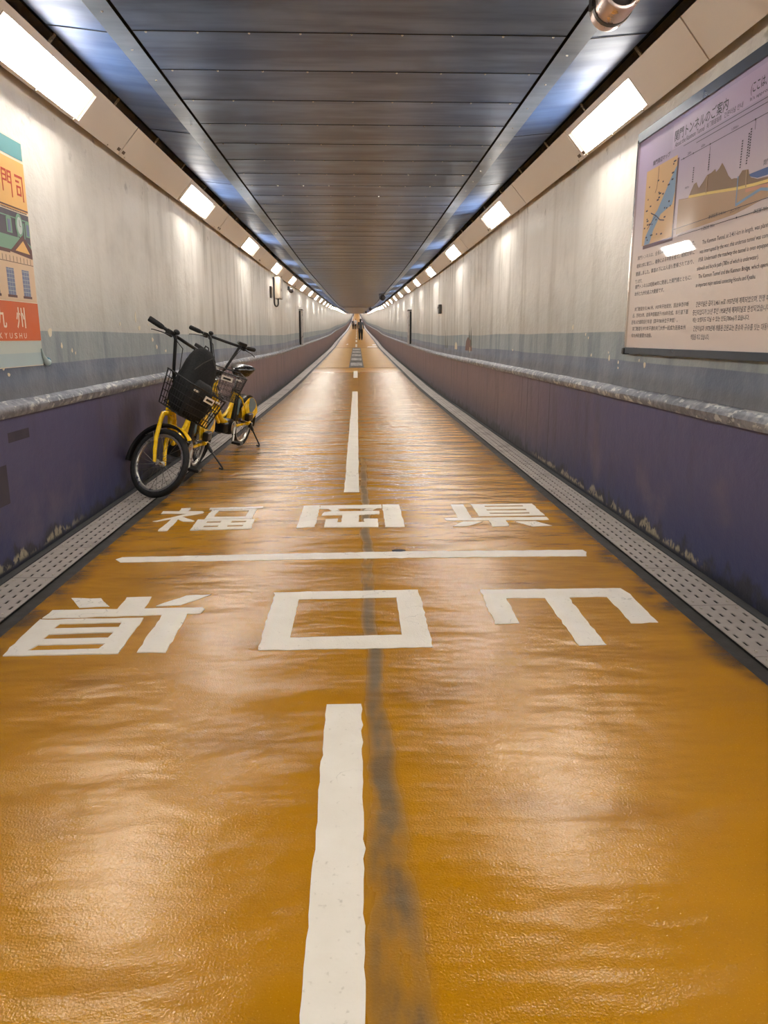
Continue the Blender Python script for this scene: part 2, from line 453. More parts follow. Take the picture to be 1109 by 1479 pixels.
# the two floor joints of the steel-covered stretch
mb = MB()
for y in (25.4, 47.6): mb.box((CX, y, Z(y)+.002), (2.7, .07, .006))
struct(mb.build('trim_7', M_KERB, smooth=False))

# ------------------------------------------------------------------ gutter grating plates
def plate_mesh(holes):
    mb = MB(); W, L, T = .203, .520, .004
    xs = [-W/2]; ys = [-L/2]
    nx, ny = 4, 7
    for i in range(nx):
        c = -W/2+W*(i+.5)/nx; xs += [c-.006, c+.006]
    for j in range(ny):
        c = -L/2+L*(j+.5)/ny; ys += [c-.02, c+.02]
    xs.append(W/2); ys.append(L/2)
    g = [[mb.bm.verts.new((x, y, .0)) for y in ys] for x in xs]
    for i in range(len(xs)-1):
        for j in range(len(ys)-1):
            if holes and i % 2 == 1 and j % 2 == 1 and not ((i//2 in (0, 3)) and (j//2 in (0, ny-1))): continue
            mb.face((g[i][j], g[i+1][j], g[i+1][j+1], g[i][j+1]))
    ext = bmesh.ops.extrude_face_region(mb.bm, geom=list(mb.bm.faces))
    bmesh.ops.translate(mb.bm, vec=(0, 0, -T), verts=[v for v in ext['geom'] if isinstance(v, bmesh.types.BMVert)])
    return mb.mesh('perforated_plate', M_PLATE, smooth=False)
pm = plate_mesh(True)
mb = MB(); mb.lathe([(.007, 0), (.0065, .004), (.003, .006)], Matrix(), 6); bolt_me = mb.mesh('bolt', M_SCREW)
NPL = 148
for sd, side in ((-1, 'left'), (1, 'right')):
    y0 = (3.457 if sd < 0 else 2.448)+.004
    k0 = -2 if sd < 0 else -1
    for k in range(NPL):
        y = y0+.527*(k0+k)+.26
        vis = k-1 if sd < 0 else k-1
        M = Matrix.Translation((CX+sd*1.535, y, Z(y)+.003)) @ Matrix.Rotation(slope(y), 4, 'X')
        o = link('drain_cover', pm); o.matrix_world = M
        if 0 <= vis < 8:
            lab = f'{ordinal(vis)} perforated grey drain cover from the bottom along the {side} gutter'
            tag(o, lab, 'drain cover', f'perforated drain covers of the {side} gutter')
        else:
            tag(o, f'perforated grey drain cover farther up the {side} gutter, one of the receding row', 'drain cover', f'perforated drain covers of the {side} gutter')
        if k < 22:
            for bx in (-.076, .076):
                for by in (-.223, .223):
                    link('bolt', bolt_me, o, Matrix.Translation((bx, by, 0)))
    ys = [y0+.527*(k0+NPL)+i*3. for i in range(90)]
    bm = bmesh.new(); rows = [[bm.verts.new((CX+sd*1.535+dx, y, Z(y)+.003)) for dx in (-.1, .1)] for y in ys if y < 330]
    for a, b in zip(rows, rows[1:]): bm.faces.new((a[0], a[1], b[1], b[0]))
    me = bpy.data.meshes.new('drain_covers'); bm.to_mesh(me); bm.free(); me.materials.append(M_PLATE)
    tag(link('drain_cover_run', me), f'distant run of grey drain covers at the far end of the {side} gutter', 'drain cover', kind='stuff')

# ------------------------------------------------------------------ light troughs
TX, TZ, BX, BZ = 1.488, 2.532, 1.640, 2.358          # top and bottom edge of the slanted face
FW = math.hypot(BX-TX, TZ-BZ)
def face_matrix(sd):
    # local x along the face (top -> bottom), local y along the tunnel, local z towards the room
    ex = Vector((sd*(BX-TX), 0, BZ-TZ)).normalized(); ey = Vector((0, 1, 0))
    ez = ex.cross(ey)
    if ez.z > 0: ez = -ez
    M = Matrix.Identity(4)
    for i in range(3): M[i][0], M[i][1], M[i][2] = ex[i], ey[i], ez[i]
    M[0][3], M[2][3] = sd*TX, TZ
    return M
def panel_parts(sd, L, win, full):
    Mf = face_matrix(sd); parts = []
    mb = MB(); g = .005
    outer = [(0, g), (FW, g), (FW, L-g), (0, L-g)]
    rings = [outer]
    if win:
        a, b = win; w0, w1 = .038, FW-.018
        rings.append([(w0, a), (w1, a), (w1, b), (w0, b)])
    mb.prism(rings, 0., Mf, -.03)
    if win: mb.box((FW/2, L/2, -.04), (FW, L-2*g, .02), Mf)
    parts.append(('housing', mb.mesh('housing', M_HOUSING, smooth=False)))
    if win:
        mb = MB(); mb.box(((w0+w1)/2, (a+b)/2, -.022), (w1-w0+.01, b-a+.01, .012), Mf)
        parts.append(('diffuser', mb.mesh('diffuser', M_DIFF, smooth=False)))
        if full:
            mb = MB(); t = .006
            mb.prism([[(w0-t, a-t), (w1+t, a-t), (w1+t, b+t), (w0-t, b+t)], [(w0, a), (w1, a), (w1, b), (w0, b)]], .003, Mf, -.001)
            parts.append(('diffuser_frame', mb.mesh('diffuser_frame', M_HOUSING, smooth=False)))
            for q in (.06, .5, .94):
                mb = MB(); mb.lathe([(.007, 0), (.006, .005), (.003, .007)], Mf @ Matrix.Translation((w1+.009, a+(b-a)*q, .002)), 8)
                parts.append(('screw', mb.mesh('screw', M_SCREW)))
    if full:
        e = L-.05 if (win and win[0] < L/2) else .05
        mb = MB(); mb.box((FW-.035, e, .001), (.022, .05, .003), Mf); parts.append(('maker_tag', mb.mesh('maker_tag', M_TAG, smooth=False)))
        for q in (.25, .75):
            mb = MB(); mb.box((-.022, L*q, -.004), (.058, .026, .006), Mf); mb.lathe([(.006, 0), (.004, .004)], Mf @ Matrix.Translation((-.02, L*q, -.001)), 6)
            parts.append(('bracket', mb.mesh('bracket', M_BRACKET, smooth=False)))
        mb = MB(); mb.lathe([(.005, 0), (.004, .004)], Mf @ Matrix.Translation((FW-.012, e*.9 if e > .2 else e*2.2, .001)), 6); parts.append(('screw', mb.mesh('screw', M_SCREW)))
    return parts
LP = 3.805
for sd, side in ((1, 'right'), (-1, 'left')):
    if sd > 0: ya, La, win, yb, Lb = 3.757, 1.935, (.72, 1.905), 5.695, 1.865
    else: ya, La, win, yb, Lb = 3.66, 2.045, (.06, 1.255), 5.71, 1.750
    sets = {True: (panel_parts(sd, La, win, True), panel_parts(sd, Lb, None, True)), False: (panel_parts(sd, La, win, False), panel_parts(sd, Lb, None, False))}
    NL = 52
    for k in range(-3, NL):
        for q, (yy, LL) in enumerate(((ya+LP*k, La), (yb+LP*k, Lb))):
            M = Matrix.Translation((CX, yy, Z(yy))) @ Matrix.Rotation(math.atan2(Z(yy+LL)-Z(yy), LL), 4, 'X')
            what = 'lit lamp panel' if q == 0 else 'plain cream cover panel'
            kk = k if q == 0 or sd < 0 or True else k
            if k < 0: lab = f'{what} of the {side} light trough above and behind the viewpoint'
            elif k < 12: lab = f'{ordinal(k)} {what} from the top corner along the {side} light trough'
            else: lab = f'tiny {what} of the {side} trough, past the twelfth'
            o = thing('lamp_panel' if q == 0 else 'cover_panel', lab, 'ceiling lamp' if q == 0 else 'cover panel', M,
                      f'{what}s along the {side} light trough')
            for nm, me in sets[-3 < k < 5][q]: link(nm, me, o)
    mb = MB(); md = MB(); Mf = face_matrix(sd)
    for k in range(NL, NL+55):
        yy = ya+LP*k; M = Matrix.Translation((CX, yy, Z(yy))) @ Matrix.Rotation(math.atan2(Z(yy+LP)-Z(yy), LP), 4, 'X')
        mb.box((FW/2, LP/2, -.02), (FW, LP, .02), M @ Mf)
        md.box((FW/2, sum(win)/2, -.006), (FW-.06, 1.18, .012), M @ Mf)
    r = tag(mb.build('lamp_trough', M_HOUSING, smooth=False), f'far vanishing end of the {side} light trough with its lamps', 'ceiling lamp', kind='stuff')
    md.build('diffuser', M_DIFF, r, smooth=False)
# ------------------------------------------------------------------ floor markings (thermoplastic tape, 2 mm thick)
LET = {'fuku':[[[[-1.186,4.935],[-1.124,4.95],[-1.124,4.827],[-1.181,4.829]]],[[[-1.288,4.849],[-1.023,4.846],[-1.012,4.817],[-1.017,4.778],[-1.282,4.781]]],[[[-1.107,4.778],[-1.017,4.781],[-1.148,4.671],[-1.181,4.633],[-1.254,4.561],[-1.276,4.571],[-1.219,4.643],[-1.169,4.699]]],[[[-1.183,4.654],[-1.141,4.67],[-1.132,4.543],[-1.135,4.33],[-1.191,4.33],[-1.181,4.516]]],[[[-1.176,4.684],[-1.133,4.698],[-1.024,4.574],[-1.034,4.554],[-1.095,4.565]]],[[[-0.993,4.935],[-0.643,4.967],[-0.642,4.929],[-0.702,4.901],[-0.992,4.888]]],[[[-0.97,4.877],[-0.674,4.89],[-0.675,4.621],[-0.97,4.616]],[[-0.92,4.849],[-0.721,4.852],[-0.722,4.677],[-0.925,4.675]]],[[[-1.006,4.603],[-0.654,4.608],[-0.646,4.358],[-1.001,4.336]],[[-0.941,4.556],[-0.851,4.559],[-0.852,4.518],[-0.946,4.516]],[[-0.939,4.443],[-0.849,4.45],[-0.851,4.412],[-0.94,4.404]],[[-0.789,4.56],[-0.695,4.562],[-0.699,4.522],[-0.794,4.516]],[[-0.795,4.451],[-0.7,4.456],[-0.703,4.418],[-0.797,4.413]]]],'oka':[[[[-0.369,4.978],[-0.26,4.998],[-0.263,4.402],[-0.373,4.373]]],[[[-0.259,4.991],[0.16,5.001],[0.16,4.897],[-0.257,4.885]]],[[[0.163,5.001],[0.279,4.997],[0.281,4.374],[0.163,4.378]]],[[[-0.203,4.88],[-0.147,4.894],[-0.123,4.84],[-0.167,4.802]]],[[[0.054,4.877],[0.124,4.892],[0.092,4.826],[0.033,4.835]]],[[[-0.222,4.788],[-0.171,4.809],[0.14,4.808],[0.136,4.712],[-0.236,4.687]]],[[[-0.205,4.586],[-0.132,4.598],[-0.132,4.501],[-0.107,4.5],[-0.104,4.704],[0.005,4.707],[0.002,4.505],[0.035,4.504],[0.038,4.598],[0.12,4.589],[0.123,4.38],[-0.208,4.38]]]],'ken':[[[[0.636,4.984],[0.72,4.992],[0.717,4.605],[0.63,4.599]]],[[[0.547,4.598],[1.2,4.606],[1.197,4.528],[0.561,4.529],[0.542,4.554]]],[[[0.774,4.99],[1.197,5.0],[1.2,4.649],[0.776,4.636]],[[0.855,4.938],[1.121,4.946],[1.12,4.911],[0.857,4.903]],[[0.848,4.829],[1.118,4.837],[1.117,4.8],[0.854,4.796]],[[0.852,4.731],[1.118,4.738],[1.115,4.703],[0.856,4.699]]],[[[0.652,4.497],[0.775,4.498],[0.67,4.383],[0.57,4.381]]],[[[0.816,4.532],[0.923,4.534],[0.918,4.379],[0.812,4.372]]],[[[0.973,4.486],[1.101,4.49],[1.176,4.373],[1.057,4.361]]]],'ken2':[[[[-1.266,3.164],[-1.136,3.159],[-1.064,3.052],[-1.188,3.045]]],[[[-1.021,3.168],[-0.918,3.169],[-0.908,3.019],[-1.019,3.0]]],[[[-0.765,3.181],[-0.659,3.185],[-0.767,3.058],[-0.868,3.05]]],[[[-1.289,3.014],[-0.666,3.027],[-0.65,3.007],[-0.659,2.953],[-1.29,2.921]]],[[[-0.812,2.959],[-0.714,2.964],[-0.706,2.562],[-0.809,2.562]]],[[[-1.297,2.904],[-0.881,2.911],[-0.876,2.559],[-1.288,2.55]],[[-1.197,2.856],[-0.953,2.864],[-0.952,2.813],[-1.205,2.807]],[[-1.2,2.748],[-0.954,2.763],[-0.958,2.705],[-1.203,2.701]],[[-1.198,2.644],[-0.95,2.65],[-0.96,2.602],[-1.212,2.593]]]],'kuchi':[[[[-0.377,3.209],[0.27,3.225],[0.271,2.577],[-0.373,2.57]],[[-0.264,3.113],[0.165,3.123],[0.163,2.7],[-0.265,2.685]]]],'yama':[[[[0.549,3.215],[1.195,3.213],[1.207,3.129],[1.202,2.792],[1.096,2.786],[1.094,3.101],[0.923,3.099],[0.92,2.577],[0.817,2.573],[0.818,3.095],[0.645,3.101],[0.646,2.801],[0.543,2.795]]]],'line':[[[[-1.254,3.759],[-1.234,3.789],[-0.469,3.826],[0.305,3.852],[1.211,3.847],[1.22,3.8],[1.191,3.729],[0.368,3.733],[-0.422,3.717],[-1.215,3.702]]]]}
LABELS = {
 'fuku': ('floor_character', 'white road character nearest the bicycles, left one of the upper row'),
 'oka': ('floor_character', 'white road character framed by two posts, in the middle of the upper row'),
 'ken': ('floor_character', 'white road character with splayed feet at the right of the upper row'),
 'ken2': ('floor_character', 'large slanted white road character at the left of the lower row'),
 'kuchi': ('floor_character', 'white open-box road character in the middle of the lower row'),
 'yama': ('floor_character', 'white three-pronged road character at the right of the lower row'),
 'line': ('cross_line', 'long thin white line across the floor between the two rows of characters')}
for key, polys in LET.items():
    mb = MB()
    for q, rings in enumerate(polys):
        mb.prism([rough_ring(r, .0022 if i == 0 else .001, .035) for i, r in enumerate(rings)], (.0022 if key != 'line' else .002)+.00035*q)
    o = mb.build(LABELS[key][0], M_TAPE, smooth=False)
    tag(o, LABELS[key][1], 'road marking', 'white characters painted on the floor' if key != 'line' else None)
mb = MB(); mb.prism([[(.036*math.cos(a*PI/8)*(1+.1*math.sin(3*a)), .020*math.sin(a*PI/8)) for a in range(16)]], .0035, Matrix.Translation((.216, 3.866, 0)))
tag(mb.build('stain_patch', M_TRENCH, smooth=False), 'small black oval spot on the white cross line', 'stain')
DASH = [(.2, 2.145), (5.43, 15.9), (20.4, 23.6)]+[(49.0+9.2*i, 54.2+9.2*i) for i in range(22)]
DL = ['wide white lane dash nearest the viewer in the foreground', 'long white lane dash between the upper characters and the tunnel distance', 'short white lane dash just before the grey steel strip']
for i, (a, b) in enumerate(DASH):
    mb = MB(); n = max(1, int((b-a)/1.)); x = CX-.035; w = .0555 if i < 2 else .06
    if i < 3:
        L = [(x-w, a+(b-a)*t/(60 if i < 2 else 4)) for t in range((60 if i < 2 else 4)+1)]; R_ = [(x+w, q[1]) for q in L]
        jit = lambda p, e: (p[0]+(random.gauss(0, .0018) if i < 2 else 0), p[1])
        L = [jit(p, 0) for p in L]; R_ = [jit(p, 1) for p in R_]
        if i == 0:
            mb.prism([L+R_[::-1]], .0022)
        else:
            for (l0, r0), (l1, r1) in zip(zip(L, R_), zip(L[1:], R_[1:])):
                v = [mb.bm.verts.new((p[0], p[1], Z(p[1])+.0022)) for p in (l0, r0, r1, l1)]; mb.face(v)
    else:
        ys = [a+(b-a)*t/6 for t in range(7)]
        for p, q in zip(ys, ys[1:]):
            mb.face([mb.bm.verts.new((X_, y_, Z(y_)+.004)) for X_, y_ in ((x-w, p), (x+w, p), (x+w, q), (x-w, q))])
    o = mb.build('lane_dash', M_TAPE, smooth=False)
    if i < 3: lab = DL[i]
    elif i == 3: lab = 'white lane dash just beyond the grey steel strip'
    elif i == 4: lab = 'white lane dash beside the walking figure in the dark jacket'
    else: lab = 'tiny white lane dash of the row running into the far distance'
    tag(o, lab, 'road marking', 'white centre line dashes')
# steel cover strip in the distance
st = thing('steel_cover_strip', 'grey steel strip with five painted pale reflections along the middle of the far floor', 'floor cover')
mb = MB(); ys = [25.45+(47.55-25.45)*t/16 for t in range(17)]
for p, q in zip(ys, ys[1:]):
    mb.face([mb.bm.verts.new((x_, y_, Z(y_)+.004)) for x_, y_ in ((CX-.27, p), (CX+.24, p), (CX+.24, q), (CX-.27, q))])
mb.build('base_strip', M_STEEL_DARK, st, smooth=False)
for i in range(5):  # pale bars painted in for reflections on the steel strip
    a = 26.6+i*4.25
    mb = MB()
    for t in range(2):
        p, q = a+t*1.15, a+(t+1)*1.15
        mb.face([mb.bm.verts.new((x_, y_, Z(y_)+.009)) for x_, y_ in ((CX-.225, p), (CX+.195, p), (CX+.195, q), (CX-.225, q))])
    mb.build('painted_reflection', M_STEEL_LITE, st, smooth=False)
for i, (x0, x1, y0, y1, lab) in enumerate(((-.78, -.62, 53.2, 54.6, 'small pale patch on the far floor left of the lane dashes'), (.62, 1.28, 48.8, 50.0, 'pale streak on the far floor right of the lane dashes near the joint'), (1.0, 1.3, 52.0, 53.4, 'small pale patch on the far floor by the right gutter'))):
    mb = MB(); mb.face([mb.bm.verts.new((x_, y_, Z(y_)+.004)) for x_, y_ in ((x0, y0), (x1, y0), (x1, y1), (x0+.1, y1))])  # flat pale marks on the far floor
    tag(mb.build('pale_patch', M_TAPE, smooth=False), lab, 'floor mark')

# ------------------------------------------------------------------ lettering helper
def text_mesh(s, x0, y0, w=None, h=None, bold=0., center=False):
    cu = bpy.data.curves.new('lettering', 'FONT'); cu.body = s; cu.resolution_u = 2; cu.offset = bold
    o = bpy.data.objects.new('lettering', cu); COL.objects.link(o)
    dg = bpy.context.evaluated_depsgraph_get(); dg.update()
    me = bpy.data.meshes.new_from_object(o.evaluated_get(dg)); bpy.data.objects.remove(o); bpy.data.curves.remove(cu)
    if not me.vertices: return me
    xs = [v.co.x for v in me.vertices]; yy = [v.co.y for v in me.vertices]
    sx = (w/(max(xs)-min(xs))) if w else None; sy = (h/(max(yy)-min(yy))) if h else None
    sx = sx or sy; sy = sy or sx
    for v in me.vertices: v.co = Vector(((v.co.x-min(xs))*sx+x0, (v.co.y-min(yy))*sy+y0, 0))
    return me
def put_text(name, s, mat, parent, x0, y0, w=None, h=None, z=0., bold=0., M=None):
    me = text_mesh(s, x0, y0, w, h, bold); me.materials.clear(); me.materials.append(mat)
    return link(name, me, parent, (M or Matrix()) @ Matrix.Translation((0, 0, z)))
def merge_texts(name, rows, mat, parent, z):
    for (s, x, y, w, h) in rows: put_text(name, s, mat, parent, x, y, w, h, z, .009 if name == 'title_text' else .003)
def rect(x0, y0, x1, y1): return [(x0, y0), (x1, y0), (x1, y1), (x0, y1)]
def flat(name, shapes, mat, parent, z, t=.0008):
    mb = MB()
    for s in shapes: mb.prism([s] if not isinstance(s[0][0], (list, tuple)) else s, z+t, None, z)
    return mb.build(name, mat, parent, smooth=False)
def stroke(pts, w):
    L, R_ = [], []
    for i, p in enumerate(pts):
        a = Vector(pts[max(i-1, 0)]); b = Vector(pts[min(i+1, len(pts)-1)]); d = (b-a).normalized(); n = Vector((-d.y, d.x))*w/2
        L.append(tuple(Vector(p)+n)); R_.append(tuple(Vector(p)-n))
    return L+R_[::-1]
def pm_(name, c, rough=.35, coat=0.): return simple(name, c, rough, 0, .05, 8., 0., .5, coat)

# ------------------------------------------------------------------ information board on the right wall
MBD = Matrix(((0,0,-1,1.662),(-1,0,0,4.69),(0,1,0,0),(0,0,0,1)))
bd = thing('information_board', 'large framed lilac information board with map and tunnel profile on the right wall', 'information board', MBD)
W_, V0, V1 = 2.25, 1.045, 2.235
m = Mat('board_print', rough=.5, coat=1.)
m.b.inputs['Coat Roughness'].default_value = .02
o_ = m.obj(); sp = m.t.nodes.new('ShaderNodeSeparateXYZ'); m.t.links.new(o_, sp.inputs[0])
m.color(m.mix(m.rng(sp.outputs[1], 1.45, 2.1), srgb(234,217,206), srgb(182,164,194)))
M_BOARD = m.m
def ink(name, c): 
    k = Mat(name, c, .5, coat=1.); k.b.inputs['Coat Roughness'].default_value = .02; return k.m
K_TXT, K_BRN, K_BRN2, K_YEL, K_BLU, K_SEA, K_LAND, K_SHD, K_PNK, K_LIL = (ink('board_ink_'+n, srgb(*c)) for n, c in (
  ('black', (52,44,54)), ('brown', (138,104,66)), ('tan', (186,150,112)), ('yellow', (246,214,120)), ('blue', (62,92,156)), ('sea', (126,156,186)), ('land', (222,178,122)), ('shadow', (104,70,74)), ('pink', (212,150,116)), ('lilac', (196,174,204))))
M_RAIL = simple('anodised_rail', srgb(86,94,104), .32, .5, .05, 6.)
mb = MB(); mb.prism([rect(0.012, V0+.012, W_-.012, V1-.012)], 0., None, -.02); mb.build('panel', M_BOARD, bd, smooth=False)
for nm, s in (('frame_rail', rect(-.004, V1-.014, W_, V1+.036)), ('frame_rail', rect(-.004, V0-.022, W_, V0+.014)), ('frame_stile', rect(-.004, V0-.02, .016, V1)), ('frame_stile', rect(W_-.016, V0-.02, W_, V1))):
    mb = MB(); mb.prism([s], .012, None, -.022); mb.build(nm, M_CHROME if nm == 'frame_stile' else M_RAIL, bd, smooth=False)
mb = MB(); mb.box((.006, V0-.008, 0), (.036, .04, .04), None, .006); mb.build('corner_clip', M_BLACK, bd)
flat('title_field', [rect(.49, 2.074, W_-.05, 2.2)], K_LIL, bd, .0002, .0003)
# area map
flat('map_shadow', [rect(.17, 1.615, .592, 2.02)], K_SHD, bd, .0002, .0004)
flat('map_land', [[(.152,1.635),(.576,1.635),(.572,2.036),(.152,2.036)]], K_LAND, bd, .0008, .0003)
flat('map_sea', [[(.19,1.636),(.27,1.636),(.31,1.70),(.40,1.772),(.46,1.785),(.55,1.80),(.573,1.86),(.573,1.985),(.50,1.93),(.42,1.86),(.35,1.80),(.30,1.78),(.25,1.72),(.20,1.68)]], K_SEA, bd, .0014, .0003)
random.seed(11)
rows = []
flat('map_roads', [stroke([(.33,2.03),(.33,1.98),(.32,1.92),(.30,1.90)], .004), stroke([(.26,1.80),(.34,1.775),(.40,1.745),(.46,1.735)], .006), stroke([(.22,1.72),(.30,1.76),(.34,1.775)], .004)]+
     [rect(x, y, x+random.uniform(.01, .035), y+.008) for x, y in [(random.uniform(.17,.53), random.uniform(1.65,2.01)) for _ in range(34)]], K_TXT, bd, .0019, .0003)
# geological profile
flat('profile_mountains', [[(.63,1.70),(W_-.1,1.66),(W_-.1,1.73),(1.75,1.735),(1.5,1.752),(1.42,1.758),(1.361,1.775),(1.345,1.79),(1.335,1.812),(1.282,1.818),(1.246,1.794),(1.214,1.80),(1.19,1.80),(1.156,1.822),(1.11,1.868),(1.084,1.89),(1.06,1.872),(1.029,1.862),(1.02,1.877),(.98,1.868),(.938,1.867),(.905,1.845),(.86,1.823),(.84,1.84),(.827,1.856),(.801,1.853),(.77,1.825),(.746,1.799),(.63,1.81)]], K_BRN, bd, .0006, .0003)
flat('profile_ground', [[(.63,1.64),(1.25,1.645),(1.6,1.68),(W_-.1,1.67),(W_-.1,1.70),(1.6,1.715),(1.4,1.735),(1.266,1.745),(.95,1.777),(.76,1.795),(.63,1.808)]], K_BRN2, bd, .0012, .0003)
flat('profile_sea', [[(1.345,1.79),(W_-.1,1.785),(W_-.1,1.75),(1.75,1.74),(1.55,1.756),(1.42,1.762),(1.361,1.778)]], K_BLU, bd, .0014, .0003)
flat('profile_tunnel', [stroke([(.752,1.802),(.95,1.784),(1.266,1.750),(1.406,1.740),(1.507,1.735),(1.8,1.72),(W_-.12,1.73)], .012)], K_YEL, bd, .0018, .0003)
flat('profile_pilot', [stroke([(1.33,1.728),(1.45,1.722),(1.6,1.712),(W_-.15,1.705)], .014)], K_PNK, bd, .0022, .0003)
flat('profile_walkway', [stroke([(1.253,1.80),(1.256,1.68)], .008), stroke([(1.256,1.682),(1.35,1.697),(1.459,1.712),(1.52,1.700),(1.95,1.70)], .012)], K_SEA, bd, .0026, .0003)
flat('profile_shafts', [stroke([(.945,1.862),(.948,1.784)], .006), stroke([(1.322,1.812),(1.33,1.742)], .008)], K_BRN2, bd, .0026, .0003)
ln = lambda x0, x1, y: stroke([(x0, y), (x1, y)], .0025)
tick = lambda x, y: [(x-.008, y-.005), (x+.008, y), (x-.008, y+.005)]
flat('dimension_lines', [ln(.64, 2.0, 2.062), ln(.79, 2.0, 2.042), ln(.62, 2.0, 2.000), ln(.60, 1.9, 1.668-.0), ln(.66, 1.9, 1.628), stroke([(.95,1.99),(.95,1.88)], .0025), stroke([(1.36,2.0),(1.36,1.96)], .0025)]+[tick(x, 2.0) for x in (.66,.77,.95,1.36,1.7)]+[tick(x, 1.628) for x in (1.28,1.6)], K_TXT, bd, .003, .0003)
merge_texts('title_text', [('関門トンネルのご案内', .515, 2.108, .575, .054), ('(ここは、', 1.288, 2.106, .125, .05), ('関門周辺マップ', .238, 2.050, .234, .026)], K_TXT, bd, .0016)
merge_texts('subtitle_text', [('About the Kanmon Tunnel', .525, 2.080, .34, .024), ('关门隧道指南', .885, 2.080, .15, .024), ('간몬터널 안내', 1.06, 2.080, .17, .024), ("It's approximately", 1.289, 2.082, .26, .018)], K_TXT, bd, .0016)
rows = [('関門トンネルは、全長3,461mの海底道路トンネルで、', .107, 1.560, .77, .024), ('昭和12年に着工し、戦争による中断を経て、昭和33年に', .1, 1.516, .78, .024), ('開通しました。車道の下には人道も整備されており、', .096, 1.472, .785, .024), ('ています。', .092, 1.428, .11, .024), ('関門トンネルは昭和48年に開通した関門橋とともに、', .1, 1.398, .77, .024), ('本州と九州を結ぶ大動脈です。', .096, 1.358, .44, .024),
  ('关门隧道全长3,461米，1937年开始规划，因战争而中断', .115, 1.270, .75, .024), ('后，历时21年，这条海底隧道于1958年完成。车行道下面', .09, 1.233, .775, .024), ('还有人行道和自行车道（其中780米位于海底）。', .077, 1.195, .67, .024), ('关门隧道与1973年开通的关门大桥一起成为连接本州', .1, 1.157, .75, .024), ('和九州的重要大动脉。', .093, 1.118, .32, .024),
  ('간몬터널은 길이 3,461 m로 1937년에 계획되었으며, 전쟁 때문에', .947, 1.262, .72, .027), ('중단되었다가 21년 후인 1958년에 해저터널로 완성되었습니다. 차도 아래층', .919, 1.224, .86, .027), ('에는 보행자도 다닐 수 있는 인도(780m)가 있습니다.', .926, 1.187, .55, .027), ('간몬터널과 1973년에 개통된 간몬교는 혼슈와 규슈를 잇는 대동맥으로서 중요한', .942, 1.148, .86, .027), ('역할을 하고 있습니다.', .921, 1.107, .2, .027)]
merge_texts('text_line', rows, K_TXT, bd, .0016)
rows = [('The Kanmon Tunnel, at 3,461-km in length, was planned in 1937. As', .955, 1.548, .75, .025), ('was interrupted by the war, this undersea tunnel was completed 21 years', .936, 1.507, .78, .025), ('1958. Underneath the roadway the tunnel is even equipped with a pedestrian', .93, 1.470, .84, .025), ('sidewalk and bicycle path (780m of which is underwater).', .924, 1.430, .575, .025), ('The Kanmon Tunnel and the Kanmon Bridge, which opened in 1973, play', .946, 1.392, .80, .025), ('an important major national connecting Honshu and Kyushu.', .927, 1.352, .565, .025)]
merge_texts('text_line', rows, K_TXT, bd, .0016)
rows = [('車道延長 3,461m', 1.0, 1.660, .17, .018), ('人道延長 780m', .93, 1.618, .14, .018), ('立坑エレベーター', 1.21, 1.655, .09, .016), ('海底部 780m', 1.42, 1.62, .12, .018), ('海抜0m', .70, 1.845, .05, .012), ('200m', .7, 2.006, .04, .012), ('600m', .85, 2.006, .04, .012), ('1,000m', 1.15, 2.006, .06, .012), ('関門海峡', 1.46, 1.80, .1, .022)]
merge_texts('profile_text', rows, K_TXT, bd, .003)
mb = MB()
for x, y0, y1 in ((.785, 1.862, 1.925), (.95, 1.885, 1.95), (1.262, 1.83, 1.945), (1.315, 1.835, 1.96), (1.33, 1.86, 1.965)):
    y = y0
    while y < y1:
        mb.box((x, y+.0045, .003), (.010, .006, .0006)); y += .0105
mb.build('annotation_marks', K_TXT, bd, smooth=False)

# ------------------------------------------------------------------ mural poster on the left wall (u runs right along the wall, right edge u = 0)
MPO = Matrix(((0,0,1,CX-1.6985),(1,0,0,4.22),(0,1,0,0),(0,0,0,1)))
po = thing('mural_poster', 'tall painted poster with a station building and orange banner on the left wall', 'poster', MPO)
PW = .66
Cteal, Ccream, Cpanel, Cred, Cslate, Cgreen, Cwall, Cbrown, Cwin, Corange, Clite, Cdteal, Cpale = (pm_('poster_'+n, srgb(*c), .55) for n, c in (
  ('teal', (112,168,172)), ('cream', (246,228,204)), ('ochre', (244,192,116)), ('red', (206,74,48)), ('slate', (92,84,94)), ('green', (128,166,140)), ('stone', (226,196,162)), ('brown', (106,70,66)), ('window', (122,128,160)), ('orange', (214,100,42)), ('pale_blue', (176,196,200)), ('dark_teal', (70,110,126)), ('mist', (196,206,200))))
flat('backing', [rect(-PW, .972, .006, 2.09)], Ccream, po, -.001, .0012)
flat('sky_panel', [rect(-PW+.01, 1.998, -.002, 2.082)], Cteal, po, .0003)
flat('title_panel', [rect(-PW+.01, 1.745, 0, 1.985)], Cpanel, po, .0003)
R = rect; rr = lambda s1, v0, s0, v1: rect(-s1, v0, -s0, v1)
mon = [rr(.266,1.815,.257,1.922), rr(.168,1.80,.159,1.922), rr(.257,1.911,.212,1.922), rr(.257,1.889,.222,1.897), rr(.257,1.866,.222,1.875), rr(.222,1.866,.212,1.911), rr(.204,1.911,.168,1.922), rr(.204,1.862,.195,1.911), rr(.195,1.889,.168,1.897), rr(.195,1.862,.168,1.871)]
shi = [rr(.118,1.906,.03,1.918), rr(.040,1.797,.03,1.906), rr(.112,1.882,.072,1.892), [rr(.106,1.820,.056,1.868), rr(.096,1.830,.066,1.858)]]
flat('lettering', mon+shi, Cred, po, .0012)
flat('cornice', [rect(-PW+.01, 1.750, -.001, 1.757)]+[rect(-PW+.012+.0135*i, 1.737, -PW+.02+.0135*i, 1.744) for i in range(47)], Cbrown, po, .0013, .0004)
